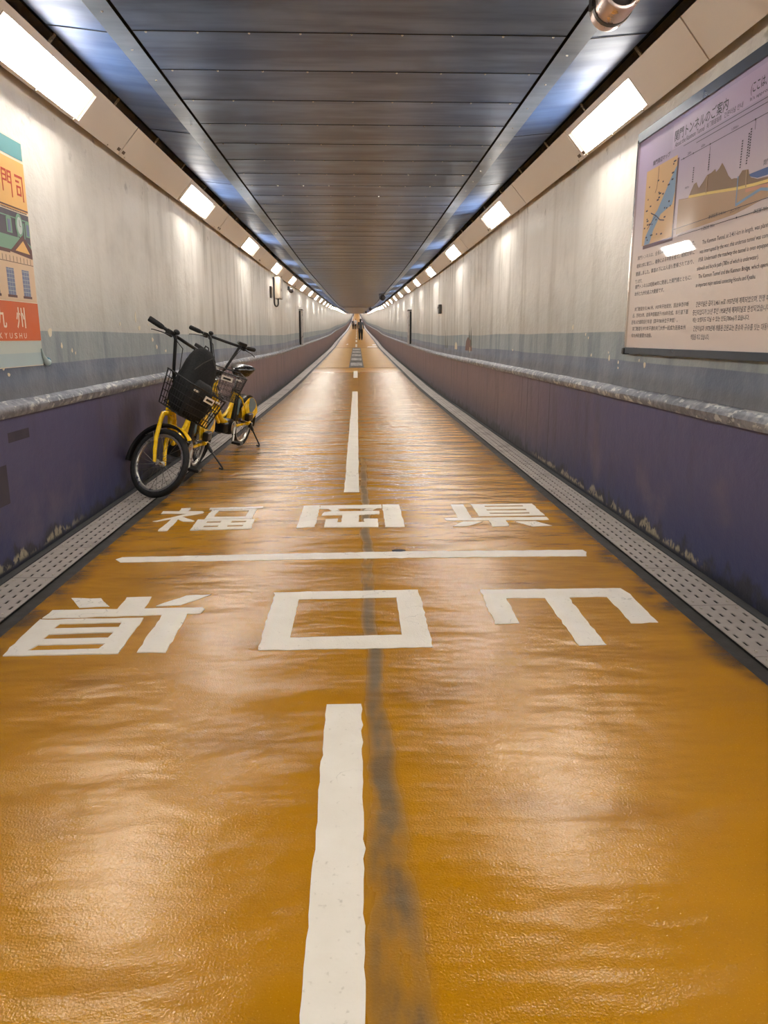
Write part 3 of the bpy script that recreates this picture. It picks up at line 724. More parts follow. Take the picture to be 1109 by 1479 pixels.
flat('roof_slate', [rect(-PW+.01, 1.52, -.002, 1.733)], Cslate, po, .0003)
flat('roof_copper', [[(-PW+.01,1.545),(-.05,1.545),(-.002,1.56),(-.002,1.585),(-.10,1.612),(-.30,1.612),(-PW+.01,1.612)], rect(-PW+.01, 1.700, -.002, 1.706), rr(.155,1.612,.145,1.69), rr(.075,1.612,.065,1.69)]+[[(-s-.03,1.625),(-s+.03,1.625),(-s+.03,1.695),(-s,1.708),(-s-.03,1.695)] for s in (.24,.44,.56)]+[[(-.052,1.625),(-.002,1.625),(-.002,1.695),(-.022,1.708),(-.052,1.695)]], Cgreen, po, .0012)
circ = lambda cx, cy, rx, ry, n=24: [(cx+rx*math.cos(2*PI*i/n), cy+ry*math.sin(2*PI*i/n)) for i in range(n)]
flat('clock_surround', [circ(-.125, 1.672, .042, .058)], Cgreen, po, .0021)
flat('clock_face', [circ(-.122, 1.672, .03, .042)], Cpale, po, .003, .0005)
flat('clock_hands', [stroke([(-.122,1.672),(-.122,1.70)], .003), stroke([(-.122,1.672),(-.108,1.668)], .003)], Cbrown, po, .0036, .0004)
flat('dormer_panes', [rr(s+.014,1.632,s-.014,1.688) for s in (.24,.44,.56)]+[rr(.04,1.632,.012,1.688)], Cwin, po, .0021, .0005)
flat('stone_wall', [rect(-PW+.01, 1.298, -.001, 1.535)], Cwall, po, .0021, .0004)
flat('pediment', [[(-.262,1.535),(-.101,1.628),(-.002,1.566),(-.002,1.518),(-.262,1.535)][:4]], Cbrown, po, .0026, .0005)
flat('pediment_field', [[(-.20,1.545),(-.101,1.600),(-.03,1.540)]], Cpanel, po, .0032, .0004)
flat('eaves', [[(-PW+.01,1.528),(-.262,1.528),(-.262,1.545),(-PW+.01,1.545)]], Cbrown, po, .0026, .0005)
flat('cornice_blocks', [rr(.035+.04*i,1.488,.031+.04*i,1.515) for i in range(15)]+[rect(-PW+.01, 1.484, -.002, 1.487)], Cbrown, po, .0026, .0003)
wx = [.327, .152, .50, .64]
for s in wx:
    flat('window_picture', [rr(s,1.326,s-.082,1.455)], Cwin, po, .0026, .0004)
    flat('window_bars', [rr(s-.026-.026*i,1.326,s-.028-.026*i,1.455) for i in range(2)]+[rr(s,1.345+.02*i,s-.082,1.347+.02*i) for i in range(6)], Cpale, po, .003, .0003)
    flat('sill', [rr(s+.01,1.314,s-.092,1.326)], Cbrown, po, .0028, .0006)
flat('banner', [rect(-PW+.01, 1.103, .002, 1.294)], Corange, po, .0021, .0006)
put_text('banner_characters', '九', Ccream, po, -.49, 1.163, .105, .10, .0032, .012)
put_text('banner_characters', '州', Ccream, po, -.275, 1.163, .105, .105, .0032, .012)
for i, ch in enumerate('KYUSHU'): put_text('banner_letters', ch, Ccream, po, -.478+.0545*i, 1.114, .030, .027, .0032)
flat('lower_panel', [rect(-PW+.01, 1.04, .002, 1.10)], Cpale, po, .0003)
flat('lower_panel', [[(-PW+.01, .975), (.0, .975), (.02, 1.0), (.002, 1.04), (-PW+.01, 1.04)]], Clite, po, .0003)
mb = MB(); mb.tube([(-.01, 1.06, .004), (.0, 1.02, .008), (.02, .992, .012), (.04, .985, .012)], [.003, .008, .016, .02], 10); mb.build('curled_corner', Clite, po)
mb = MB(); mb.ell((.047, .988, .012), .02, .024, .016); mb.build('curl_teal_end', Cdteal, po)  # dark teal end of the rolled corner
# ------------------------------------------------------------------ small wall paint things
def wall_decal(name, lab, cat, sd, y, z, polys, group=None, off=.0012):
    """polys in (along-view, up) metres; on the left wall +x runs away from the viewer, on the right wall towards the viewer"""
    M = Matrix(((0,0,1,CX-1.70+off),(1,0,0,y),(0,1,0,z),(0,0,0,1))) if sd < 0 else Matrix(((0,0,-1,CX+1.70-off),(-1,0,0,y),(0,1,0,z),(0,0,0,1)))
    r = thing(name, lab, cat, M, group)
    for i, (nm, s, mt) in enumerate(polys): flat(nm, s, mt, r, .0006*i, .0008)
    return r
Ccoral, Creed, Cshell = (pm_('mural_'+n, srgb(*c), .6) for n, c in (('coral', (118,86,74)), ('reed', (88,96,78)), ('shell', (214,200,170))))
wall_decal('painted_coral', 'painted brown coral clump with two green fronds on the right wall', 'wall painting', 1, 11.55, .86,
  [('coral_clump', [[(-.36,-.03),(.40,-.03),(.36,.10),(.30,.20),(.10,.25),(-.08,.26),(-.24,.20),(-.32,.08)]], Ccoral), ('frond', [[(.02,.22),(.14,.22),(.12,.30),(.10,.36),(.06,.30)], [(.22,.12),(.36,.14),(.30,.30),(.25,.42),(.23,.30)]], Creed), ('light_stripe', [[(.12,-.02),(.18,-.02),(.20,.1),(.15,.12)]], Cshell)])
wall_decal('painted_shell', 'painted cream seashell low on the right wall beside the coral', 'wall painting', 1, 13.0, .86,
  [('shell', [circ(0, .08, .16, .10)], Cshell), ('shell_foot', [[(.0,-.02),(.28,-.02),(.2,.08)]], Creed)])
wall_decal('painted_reed', 'tall painted grey-green reeds low on the right wall beyond the shell', 'wall painting', 1, 14.6, .86,
  [('reed', [[(-.02,-.02),(.10,-.02),(.06,.2),(.0,.40),(-.03,.2)], [(.25,-.02),(.42,-.02),(.38,.12),(.34,.25),(.28,.14)]], Creed)])
wall_decal('painted_reed', 'dark painted reeds far along the right wall past the steel channel', 'wall painting', 1, 30., .90+Z(30),
  [('reed', [[(-.1,0),(.12,0),(.04,.2),(.0,.36)], [(.9,0),(1.2,0),(1.1,.1),(1.0,.24)]], Creed)])
M_FLECK = pm_('paint_fleck', srgb(226,216,192), .6)
def fleck(sd, y, z, rx, ry, lab, grp):
    n = 9; ph = random.random()*6
    s = [(rx*math.cos(2*PI*i/n)*(1+.25*math.sin(3*2*PI*i/n+ph)), ry*math.sin(2*PI*i/n)*(1+.2*math.cos(2*2*PI*i/n+ph))) for i in range(n)]
    M = Matrix(((0,0,1,CX-1.6988),(1,0,0,y),(0,1,0,z),(0,0,0,1))) if sd < 0 else Matrix(((0,0,-1,CX+1.6988),(-1,0,0,y),(0,1,0,z),(0,0,0,1)))
    mb = MB(); mb.prism([s], .0008); o = mb.build('paint_fleck', M_FLECK, smooth=False); o.matrix_world = M
    tag(o, lab, 'paint fleck', grp)
fleck(-1, 4.36, 1.145, .028, .028, 'largest cream paint fleck beside the lower corner of the poster', 'cream flecks on the left wall')
for y, z, a, b in ((4.511,1.073,.014,.015),(4.666,1.043,.012,.012),(4.719,1.026,.008,.01),(3.749,.97,.012,.008),(3.80,.94,.014,.010),(6.134,1.19,.03,.02),(5.645,1.213,.016,.014),(6.5,1.10,.03,.018),(6.62,1.04,.026,.02),(6.05,1.27,.02,.04),(6.92,1.0,.03,.014),(6.4,1.22,.012,.012)):
    fleck(-1, y, z, a, b, 'small cream paint fleck on the left wall between the poster and the bicycles', 'cream flecks on the left wall')
for y, z, a, b in ((5.606,1.14,.012,.012),(5.533,1.115,.010,.010),(5.046,.985,.016,.018),(4.864,.963,.012,.010),(4.86,.925,.010,.01),(4.41,.96,.016,.02),(4.50,.985,.006,.01),(8.236,.985,.02,.012),(5.441,.995,.012,.01),(5.068,1.02,.008,.008),(5.95,1.195,.022,.02)):
    fleck(1, y, z, a, b, 'small cream paint fleck on the right wall near the board corner', 'cream flecks on the right wall')
M_PATCH = pm_('dark_paint_patch', srgb(58,54,68), .6)
for y0, y1, z0, z1, lab in ((3.68, 3.92, .617, .715, 'dark rectangular repaint patch under the ledge of the left dado'), (3.45, 3.63, .33, .52, 'dark rectangular repaint patch at the left edge of the left dado')):
    mb = MB(); mb.box((CX-1.6835, (y0+y1)/2, (z0+z1)/2), (.002, y1-y0, z1-z0)); tag(mb.build('repaint_patch', M_PATCH, smooth=False), lab, 'paint patch')

# ------------------------------------------------------------------ wall fittings
def at(x, y, z): return Matrix.Translation((x, y, Z(y)+z))
r = thing('junction_box', 'grey electrical box with a looped conduit under the left light trough', 'electrical box', at(CX-1.70, 16.3, 0))
mb = MB(); mb.box((.075, 0, 2.10), (.15, .55, .42), None, .012); mb.build('enclosure', M_BOXGREY, r)
mb = MB(); mb.box((.154, .0, 2.10), (.008, .49, .37), None, .003); mb.build('door', M_BOXGREY, r)
mb = MB(); mb.box((.160, -.17, 2.06), (.014, .03, .06), None, .004); mb.build('latch', M_BLACK, r)
mb = MB(); mb.tube([(.03,-.34,2.30),(.03,-.34,2.0),(.03,-.34,1.83)]+[(.03+.03*(1-math.cos(a)), -.34+.20*(1-math.cos(a))/2*1., 1.80-.07*math.sin(a)) for a in [PI*i/8 for i in range(9)]]+[(.09,-.14,1.9)], .016, 8); mb.build('conduit', M_BLACK, r)
r = thing('wall_plate', 'thin dark plate fixed to the left wall just before the electrical box', 'wall plate', at(CX-1.70, 15.5, 0))
mb = MB(); mb.box((.018, 0, 1.985), (.036, .16, .22), None, .004); mb.build('plate', M_STEEL_DARK, r)
mb = MB(); mb.box((.039, 0, 1.985), (.006, .12, .18)); mb.build('cover', M_BRACKET, r)
r = thing('bulkhead_camera', 'small black camera on the left wall under the trough beyond the box', 'camera', at(CX-1.66, 19.4, 2.2))
mb = MB(); mb.box((-.01, .05, .06), (.06, .08, .10), None, .01); mb.build('bracket_arm', M_BLACK, r)
mb = MB(); mb.lathe([(.05, -.1), (.055, -.09), (.055, .08), (.045, .1)], Matrix.Translation((.05, -.02, 0)) @ Matrix.Rotation(PI/2, 4, 'X'), 16); mb.build('body', M_BLACK, r)
mb = MB(); mb.lathe([(.04, 0), (.03, .012)], Matrix.Translation((.05, -.115, 0)) @ Matrix.Rotation(PI/2, 4, 'X'), 16); mb.build('lens', M_GRILLE, r)
for sd, side in ((-1, 'left'), (1, 'right')):
    y = 23.1 if sd < 0 else 23.9
    r = thing('steel_channel', f'upright steel channel standing on the {side} ledge far along the wall', 'steel channel', at(CX+sd*1.70, y, 0))
    mb = MB(); h0, h1 = .80, 1.80
    mb.prism([[(0, -.14), (.10, -.14), (.10, -.10), (.035, -.10), (.035, .10), (.10, .10), (.10, .14), (0, .14)]], h1, Matrix.Scale(-1, 4, (1, 0, 0)) if sd > 0 else None, h0)
    mb.build('channel', M_STEEL_LITE, r, smooth=False)
    mb = MB(); mb.box((-sd*.055, 0, h1+.02), (.13, .36, .04), None, .005); mb.build('cap', M_STEEL_DARK, r)
    mb = MB(); mb.box((-sd*.03, -.155, (h0+h1)/2), (.055, .02, h1-h0-.02)); mb.build('seal_strip', M_BLACK, r)
    mb = MB(); mb.box((-sd*.085, -.155, (h0+h1)/2), (.05, .02, h1-h0-.02)); mb.build('guide_strip', M_STEEL_LITE, r)
r = thing('call_button', 'small white and dark box fixed on the right wall before the steel channel', 'wall box', at(CX+1.70, 15.4, 1.66))
mb = MB(); mb.box((-.03, 0, 0), (.06, .16, .18), None, .008); mb.build('housing', M_STEEL_DARK, r)
mb = MB(); mb.box((-.035, .095, .03), (.07, .03, .12), None, .004); mb.build('cover', M_WHITEPLATE, r)
mb = MB(); mb.lathe([(.02, 0), (.018, .012)], Matrix.Translation((-.06, 0, .03)) @ Matrix.Rotation(-PI/2, 4, 'Y'), 12); mb.build('button', M_BLACK, r)
# loudspeakers under the right ceiling joint
def speaker(x, y, z, s, lab, first):
    r = thing('loudspeaker', lab, 'loudspeaker', at(x, y, z) @ Matrix.Rotation(math.radians(-2), 4, 'Z') @ Matrix.Rotation(PI/2, 4, 'X'), 'loudspeakers hanging under the ceiling')
    body = M_PINK_STEEL if first else M_BLACK
    mb = MB(); mb.lathe([(.092*s,-.15*s),(.104*s,-.142*s),(.107*s,-.12*s),(.107*s,.145*s),(.104*s,.155*s),(.098*s,.158*s),(.086*s,.158*s),(.080*s,.145*s),(.078*s,.11*s)], Matrix(), 40); mb.build('can', body, r)
    mb = MB(); mb.lathe([(.079*s,.108*s),(.06*s,.118*s),(.02*s,.122*s)], Matrix(), 32); mb.build('grille', M_GRILLE, r)
    mb = MB(); mb.ring(.107*s, [(0,-.012),(.004,-.012),(.004,.012),(0,.012)], Matrix.Translation((0,0,-.03)), 32); mb.build('clamp_band', M_STEEL_DARK if first else M_BLACK, r)
    mb = MB(); h = 2.54-z
    mb.box((-.118*s, h/2-.02, -.03), (.012, h-.02+.02, .05)); mb.box((-.06*s, h-.012, -.03), (.16*s, .012, .07)); mb.build('hanger', M_BLACK, r, smooth=False)
speaker(1.03, 3.3, 2.415, .72, 'shiny pink-tinted steel cylindrical loudspeaker cut by the top edge of the photo', True)
speaker(.985, 29.5, 2.40, 1., 'nearest of the dark loudspeakers hanging in the distance at right', False)
speaker(.985, 56., 2.40, 1., 'second dark loudspeaker in the distance, smaller and nearer the vanishing point', False)
speaker(.985, 83., 2.40, 1., 'farthest tiny dark loudspeaker by the vanishing point', False)
# ------------------------------------------------------------------ bicycles
M_SPOKE = simple('dark_spoke_steel', srgb(120,116,110), .35, .8, .1, 20.)
def wheel(name, M, parent, R=.255, panels=False):
    """wheel with its axle along local y of M, centre at the origin of M"""
    Mw = M @ Matrix.Rotation(PI/2, 4, 'X')
    tw = .023
    mb = MB(); mb.ring(R-tw, [(tw*math.cos(2*PI*k/12), tw*math.sin(2*PI*k/12)) for k in range(12)], Matrix(), 56)
    w = mb.build(name, M_RUBBER, parent); w.matrix_local = Mw
    mb = MB(); mb.ring(R-.050, [(.011,-.013),(.011,.013),(-.004,.012),(-.010,.006),(-.010,-.006),(-.004,-.012)], Matrix(), 56); mb.build('rim', M_ALU, w)
    mb = MB(); mb.lathe([(.008,-.055),(.008,-.04),(.022,-.036),(.022,-.03),(.014,-.026),(.014,.026),(.022,.03),(.022,.036),(.008,.04),(.008,.055)], Matrix(), 16); mb.build('hub', M_ALU, w)
    mb = MB(); mb.tube([(.018, .012, .03), (R-.058, 0, 0)], .0016, 5); sp = mb.mesh('spoke', M_SPOKE)
    for k in range(24):
        a = 2*PI*k/24
        link('spoke', sp, w, Matrix.Rotation(a, 4, 'Z') @ (Matrix.Scale(-1, 4, (0,0,1)) if k % 2 else Matrix()))
    return w
def arc(cx, cz, R, a0, a1, n, y=0.): return [(cx+R*math.cos(math.radians(a0+(a1-a0)*i/n)), y, cz+R*math.sin(math.radians(a0+(a1-a0)*i/n))) for i in range(n+1)]
def fender(pts, w, th=.004):
    mb = MB(); rows = []
    for i, p in enumerate(pts):
        a = Vector(pts[max(i-1,0)]); b = Vector(pts[min(i+1,len(pts)-1)]); d = (b-a).normalized(); nrm = Vector((-d.z, 0, d.x))
        sec = [(-w, -.012), (-w*.8, .0), (-w*.3, .007), (w*.3, .007), (w*.8, .0), (w, -.012)]
        rows.append([mb.bm.verts.new(Vector(p)-nrm*-sec_z+Vector((0, y, 0))) for y, sec_z in sec]+[mb.bm.verts.new(Vector(p)+nrm*(sec_z-th)+Vector((0, y, 0))) for y, sec_z in sec[::-1]])
    for a, b in zip(rows, rows[1:]): mb.quadstrip(a, b)
    mb.face(rows[0][::-1]); mb.face(rows[-1]); return mb
def bike(label, rear, head_deg, lean_deg, steer_deg, foot, dz=0., basket_shift=(0,0,0)):
    M = Matrix.Translation((rear[0], rear[1], Z(rear[1])+dz)) @ Matrix.Rotation(math.radians(head_deg), 4, 'Z') @ Matrix.Rotation(-math.radians(lean_deg), 4, 'X')
    r = thing('bicycle', label, 'bicycle', M, 'yellow bicycles by the left wall')
    R = .255; WB = 1.06
    B = lambda n, mb, m, p=None: mb.build(n, m, p if p is not None else r)
    hz = lambda z: 1.010-.364*(z-.255)                   # steering axis in the bike plane
    # frame
    mb = MB()
    Ht, Hb = (hz(.745), 0, .745), (hz(.605), 0, .605)
    mb.tube([Hb, Ht], .026, 14)
    mb.tube([(hz(.675)-.005, 0, .672), (.80, 0, .58), (.70, 0, .43), (.62, 0, .355), (.53, 0, .315), (.43, 0, .285)], .029, 14)
    mb.tube([(hz(.64), 0, .64), (.82, 0, .52), (.735, 0, .385), (.66, 0, .325)], .018, 10)
    mb.tube([(.43, 0, .285), (.385, 0, .42), (.345, 0, .58), (.335, 0, .61)], .021, 14)
    mb.tube([(.60, 0, .37), (.52, 0, .385), (.44, 0, .43), (.37, 0, .50)], .016, 10)
    B('frame', mb, M_YELLOW)
    for s in (1, -1):
        mb = MB(); mb.tube([(.43, s*.035, .275), (.30, s*.055, .262), (.0, s*.068, .255)], .013, 8); mb.tube([(.06, s*.066, .257), (-.02, s*.07, .255)], .019, 10); B('chain_stay', mb, M_YELLOW)
        mb = MB(); mb.tube([(.345, s*.022, .585), (.24, s*.05, .53), (.10, s*.064, .36), (.0, s*.068, .26)], .0085, 8); B('seat_stay', mb, M_YELLOW)
        # skirt guard over the upper half of the rear wheel
        pts = [(.015, .285), (.17, .30), (.235, .43)]+[((R+.012)*math.cos(math.radians(a)), .255+(R+.012)*math.sin(math.radians(a))) for a in range(50, 166, 8)]+[(-.10, .27)]
        mb = MB(); mb.prism([pts], s*.058+.002, Matrix.Rotation(PI/2, 4, 'X'), s*.058-.002)
        g = B('skirt_guard', mb, M_YELLOW)
        mb = MB(); mb.prism([[(.03, .515), (.035, .44), (-.01, .37), (-.08, .355), (-.17, .40), (-.18, .44), (-.10, .50), (-.03, .519)]], s*.058+.0034, Matrix.Rotation(PI/2, 4, 'X'), s*.058-.0034)
        B('guard_print', mb, M_BLUEGREY, g)
        g['label'] = 'yellow skirt guard with a blue-grey print'
    w = wheel('rear_wheel', Matrix.Translation((0, 0, R)), r)
    B('rear_fender', fender(arc(0, R, R+.018, 195, 20, 26)[::-1], .034), M_BLACK)
    # battery, motor, lock
    mb = MB(); mb.box((.285, 0, .44), (.085, .085, .30), None, .018); b_ = B('battery', mb, M_BLACK)
    b_.data.transform(Matrix.Translation((.285,0,.44)) @ Matrix.Rotation(math.radians(-14), 4, 'Y') @ Matrix.Translation((-.285,0,-.44)))
    mb = MB(); mb.box((.285, .044, .45), (.05, .006, .16), None, .002); B('battery_label', mb, M_BLUEGREY, b_)
    mb = MB(); mb.lathe([(.05,-.06),(.075,-.05),(.08,-.02),(.08,.02),(.075,.05),(.05,.06)], Matrix.Translation((.43, 0, .26)) @ Matrix.Rotation(PI/2, 4, 'X'), 24); mb.box((.52, 0, .26), (.14, .09, .10), None, .02); B('motor_unit', mb, M_BLACK)
    mb = MB(); mb.box((.10, .098, .335), (.13, .05, .075), None, .012); B('smart_lock', mb, M_BLACK)
    # chain case (right side) and left crank disc
    mb = MB(); mb.prism([[(-.05, .21), (.0, .20), (.43, .165), (.52, .20), (.535, .26), (.50, .34), (.43, .36), (.0, .305), (-.05, .30)]], .084, Matrix.Rotation(PI/2, 4, 'X'), .070); B('chain_case', mb, M_BLACK)
    for s in (1, -1):
        ca = math.radians(-62 if s > 0 else 118)
        ex, ez = .43+.150*math.cos(ca), .26+.150*math.sin(ca)
        mb = MB(); mb.tube([(.43, s*.082, .26), (.43+.075*math.cos(ca), s*.092, .26+.075*math.sin(ca)), (ex, s*.102, ez)], [.017, .013, .014], 10); cr = B('crank', mb, M_ALU)
        mb = MB(); mb.box((ex, s*.152, ez), (.085, .092, .024), None, .006); B('pedal', mb, M_BLACK, cr)
    mb = MB(); mb.lathe([(.02,.0),(.055,.004),(.062,.010),(.055,.016),(.02,.020)], Matrix.Translation((.43, -.062, .26)) @ Matrix.Rotation(PI/2, 4, 'X'), 24); mb.lathe([(.02,.0),(.055,.004),(.062,.010),(.055,.016),(.02,.020)], Matrix.Translation((.43, .082, .26)) @ Matrix.Rotation(PI/2, 4, 'X'), 24); B('crank_disc', mb, M_ALU)
    # seat post and saddle
    mb = MB(); mb.tube([(.335, 0, .60), (.285, 0, .79)], .0135, 12); B('seat_post', mb, M_CHROME)
    mb = MB(); mb.lathe([(.027, -.02), (.027, .018)], Matrix.Translation((.333, 0, .612)), 16); mb.box((.33, .03, .615), (.02, .05, .012), None, .004); B('seat_clamp', mb, M_BLACK)
    mb = MB()
    secs = [(-.01, .075, .03, .82), (.02, .098, .045, .826), (.07, .10, .05, .824), (.12, .082, .045, .820), (.17, .052, .038, .818), (.22, .034, .032, .818), (.27, .026, .026, .816), (.285, .014, .014, .812)]
    rows = []
    for x, hw, th, z in secs:
        row = []
        for k in range(14):
            a = 2*PI*k/14; cy, cz = math.cos(a), math.sin(a)
            row.append(mb.bm.verts.new((.10+x*1.08, 1.22*hw*cy*(1 if cz > -.3 else .85), z+(th*.7*cz if cz > 0 else th*1.9*cz))))
        rows.append(row)
    for a, b in zip(rows, rows[1:]): mb.quadstrip(a, b)
    mb.face(rows[0][::-1]); mb.face(rows[-1])
    B('saddle', mb, M_SADDLE)
    mb = MB()
    for s in (1, -1): mb.tube([(.17, s*.03, .785), (.23, s*.026, .775), (.31, s*.026, .78), (.38, s*.012, .80)], .004, 6)
    B('saddle_rails', mb, M_ALU)
    # kickstand: from the left drop-out to its foot on the floor
    ft = M.inverted() @ Vector((foot[0], foot[1], Z(foot[1])+.012))
    top = Vector((-.01, .085, .235)); mid = top.lerp(ft, .28)
    mb = MB(); mb.tube([top, mid], [.017, .014], 8); mb.tube([mid, top.lerp(ft, .9)+Vector((0,.006,0)), ft], .0075, 8); mb.tube([ft, ft+Vector((-.012, -.035, .0))], .009, 8); mb.box(tuple(top), (.055, .03, .055), None, .008)
    B('kickstand', mb, M_BLACK)
    mb = MB(); mb.lathe([(.022, 0), (.024, .006), (.018, .018)], Matrix.Translation((-.285, 0, .40)) @ Matrix.Rotation(-PI/2, 4, 'Y'), 16); B('rear_reflector', mb, M_RED)
    # ---- steered assembly
    ax = Vector((-.342, 0, .940)); p0 = Vector((hz(.6), 0, .6))
    S = Matrix.Translation(p0) @ Matrix.Rotation(math.radians(steer_deg), 4, ax) @ Matrix.Translation(-p0)
    def BS(n, mb, m, p=None):
        o = mb.build(n, m, p if p is not None else r)
        if p is None: o.matrix_local = S
        return o
    FA = Vector((WB, 0, R))
    wheel('front_wheel', S @ Matrix.Translation(FA), r)
    mb = MB(); mb.lathe([(.034, 0), (.034, .02)], Matrix.Translation((hz(.575), 0, .575)) @ Matrix.Rotation(math.radians(-20), 4, 'Y'), 16)
    mb.tube([(hz(.60), 0, .60), (hz(.575), 0, .575)], .024, 12)
    for s in (1, -1):
        mb.tube([(hz(.585), s*.012, .585), (hz(.575)+.002, s*.048, .572), (hz(.54), s*.055, .54), (hz(.40)+.004, s*.055, .40), (hz(.32)+.022, s*.055, .325), (WB-.004, s*.055, .262), (WB, s*.055, .25)], [.017, .018, .0165, .0155, .014, .012, .011], 10)
    BS('fork', mb, M_YELLOW)
    fa = arc(WB, R, R+.018, 205, 62, 24)
    BS('front_fender', fender(fa[::-1], .032), M_BLACK)
    fy = arc(WB, R, R+.0215, 104, 66, 8)
    o = BS('fender_tip', fender(fy[::-1], .026), M_YELLOW); o['label'] = 'yellow front piece of the fender'
    mb = MB()
    for s in (1, -1): mb.tube([(WB, s*.06, .257), (WB-.16, s*.045, .257+.17), (WB-.22, s*.03, .37)], .003, 5)
    BS('fender_stay', mb, M_ALU)
    # stem, bars, grips, levers
    C = Vector((hz(1.09), 0, 1.09)); ZB = C.z-1.045
    mb = MB(); mb.tube([(hz(.745), 0, .745), (hz(.80), 0, .80)], .021, 12); mb.box((hz(.80)+.004, 0, .812), (.06, .07, .045), None, .012); BS('stem', mb, M_BLACK)
    mb = MB()
    for s in (1, -1): mb.tube([(hz(.81), s*.025, .81), (hz(.86), s*.06, .86), (hz(1.07)+.004, s*.135, 1.07), (C.x, s*.15, C.z)], .0125, 10)
    mb.tube([(C.x-.115, .305, C.z+.007), (C.x-.05, .22, C.z+.005), (C.x-.006, .13, C.z+.001), (C.x, 0, C.z), (C.x-.006, -.13, C.z+.001), (C.x-.05, -.22, C.z+.005), (C.x-.115, -.305, C.z+.007)], .0125, 10)
    hb = BS('handlebar', mb, M_BLACK)
    for s in (1, -1):
        mb = MB(); mb.tube([(C.x-.055, s*.226, C.z+.005), (C.x-.07, s*.246, C.z+.005), (C.x-.12, s*.312, C.z+.007), (C.x-.125, s*.318, C.z+.007)], [.015, .0195, .0205, .017], 12); BS('grip', mb, M_RUBBER)
        mb = MB(); mb.box((C.x-.02, s*.185, C.z-.003), (.05, .045, .045), None, .01); mb.tube([(C.x+.01, s*.19, C.z-.01), (C.x+.035, s*.215, C.z-.015), (C.x-.005, s*.275, C.z-.028), (C.x-.045, s*.315, C.z-.045), (C.x-.048, s*.32, C.z-.05)], [.008, .007, .006, .005, .006], 8, flat=.6); BS('brake_lever', mb, M_BLACK)
        mb = MB(); mb.tube([(C.x+.01, s*.17, C.z-.01), (C.x+.10, s*.12, 1.04), (C.x+.12, s*.06, .90), (C.x+.10, s*.02, .78), (hz(.66)+.03, s*.02, .66)], .0034, 6); BS('brake_cable', mb, M_BLACK)
    mb = MB(); mb.box((C.x-.028, .165, C.z+.03), (.07, .085, .028), None, .008); BS('control_unit', mb, M_BLACK)
    mb = MB(); mb.ell((C.x-.005, -.145, C.z+.029), .024, .024, .018); BS('bell', mb, M_BLACK)
    # wire basket in front of the head tube
    bx0, bx1, by, z0, z1 = .83, 1.115, .20, .635, .87
    sx = basket_shift[0]; bx0 += sx; bx1 += sx; z0 += basket_shift[2]; z1 += basket_shift[2]
    def pt(u, v, t):           # rounded rectangle; t 0 bottom .. 1 top
        k = .82+.18*t
        cx_ = (bx0+bx1)/2+.015*t+.045*(1-t); return Vector((cx_+u*k*(bx1-bx0)/2, v*k*by, z0+(z1-z0)*t))
    loop = []
    n = 6
    for (u, v, a0) in ((.86,.9,0),(-.86,.9,90),(-.86,-.9,180),(.86,-.9,270)):
        for i in range(n): a = math.radians(a0+90*i/(n-1)); loop.append((u+.14*math.cos(a), v+.10*math.sin(a)))
    dens = [loop[0]]
    for a, b in zip(loop, loop[1:]+loop[:1]):
        L = math.hypot((b[0]-a[0])*.14, (b[1]-a[1])*.185); k = max(1, int(L/.028+.5))
        for j in range(1, k+1): dens.append((a[0]+(b[0]-a[0])*j/k, a[1]+(b[1]-a[1])*j/k))
    dens = dens[:-1]
    mb = MB()
    for t, rad in ((0, .003), (.2, .0022), (.4, .0022), (.6, .0022), (.8, .0022), (1, .0062)):
        mb.tube([pt(u, v, t) for u, v in loop], rad, 6, closed=True)
    for i, (u, v) in enumerate(dens): mb.tube([pt(u, v, 0), pt(u, v, 1)], .0019, 5)
    for i in range(9):
        v = -.88+1.76*i/8; mb.tube([pt(-1, v, 0), pt(1, v, 0)], .002, 5)
    for i in range(5):
        u = -.8+1.6*i/4; mb.tube([pt(u, -1, 0), pt(u, 1, 0)], .002, 5)
    bk = BS('basket', mb, M_BLACK)
    mb = MB(); mb.box((bx1+.020, .02, (z0+z1)/2+.07), (.006, .105, .042), None, .002); pl = BS('basket_plate', mb, M_WHITEPLATE, bk)
    mb = MB(); mb.box((bx1+.0245, .02, (z0+z1)/2+.07), (.003, .07, .016)); BS('plate_print', mb, M_BLACK, bk)
    for s in (1, -1):
        mb = MB(); mb.box((bx1+.006, s*.13, z1-.03), (.012, .05, .014), None, .004); o = BS('basket_clip', mb, M_WHITEPLATE, bk)
    mb = MB()
    for s in (1, -1): mb.tube([(hz(.70)+.02, s*.02, .70), (bx0+.02, s*.06, z0+.02), (bx1-.06, s*.06, z0-.004)], .006, 6)
    mb.tube([(hz(.62)+.02, 0, .62), (bx1-.1, 0, z0-.006)], .007, 6)
    BS('basket_bracket', mb, M_BLACK)
    return M, S, pt
def hd(a, b): return math.degrees(math.atan2(b[1]-a[1], b[0]-a[0]))
MF, SF, ptF = bike('nearer yellow bicycle with a black backpack in its basket, parked by the left wall', (-1.42, 6.40), hd((-1.395, 6.40), (-1.50, 5.34)), 13.2, 66, (-1.162, 6.393), .010)
MR, SR, ptR = bike('farther yellow bicycle with an empty black wire basket and shiny saddle', (-1.245, 7.90), hd((-1.245, 7.90), (-1.48, 6.85)), 9.5, 36, (-1.026, 7.80), .005)

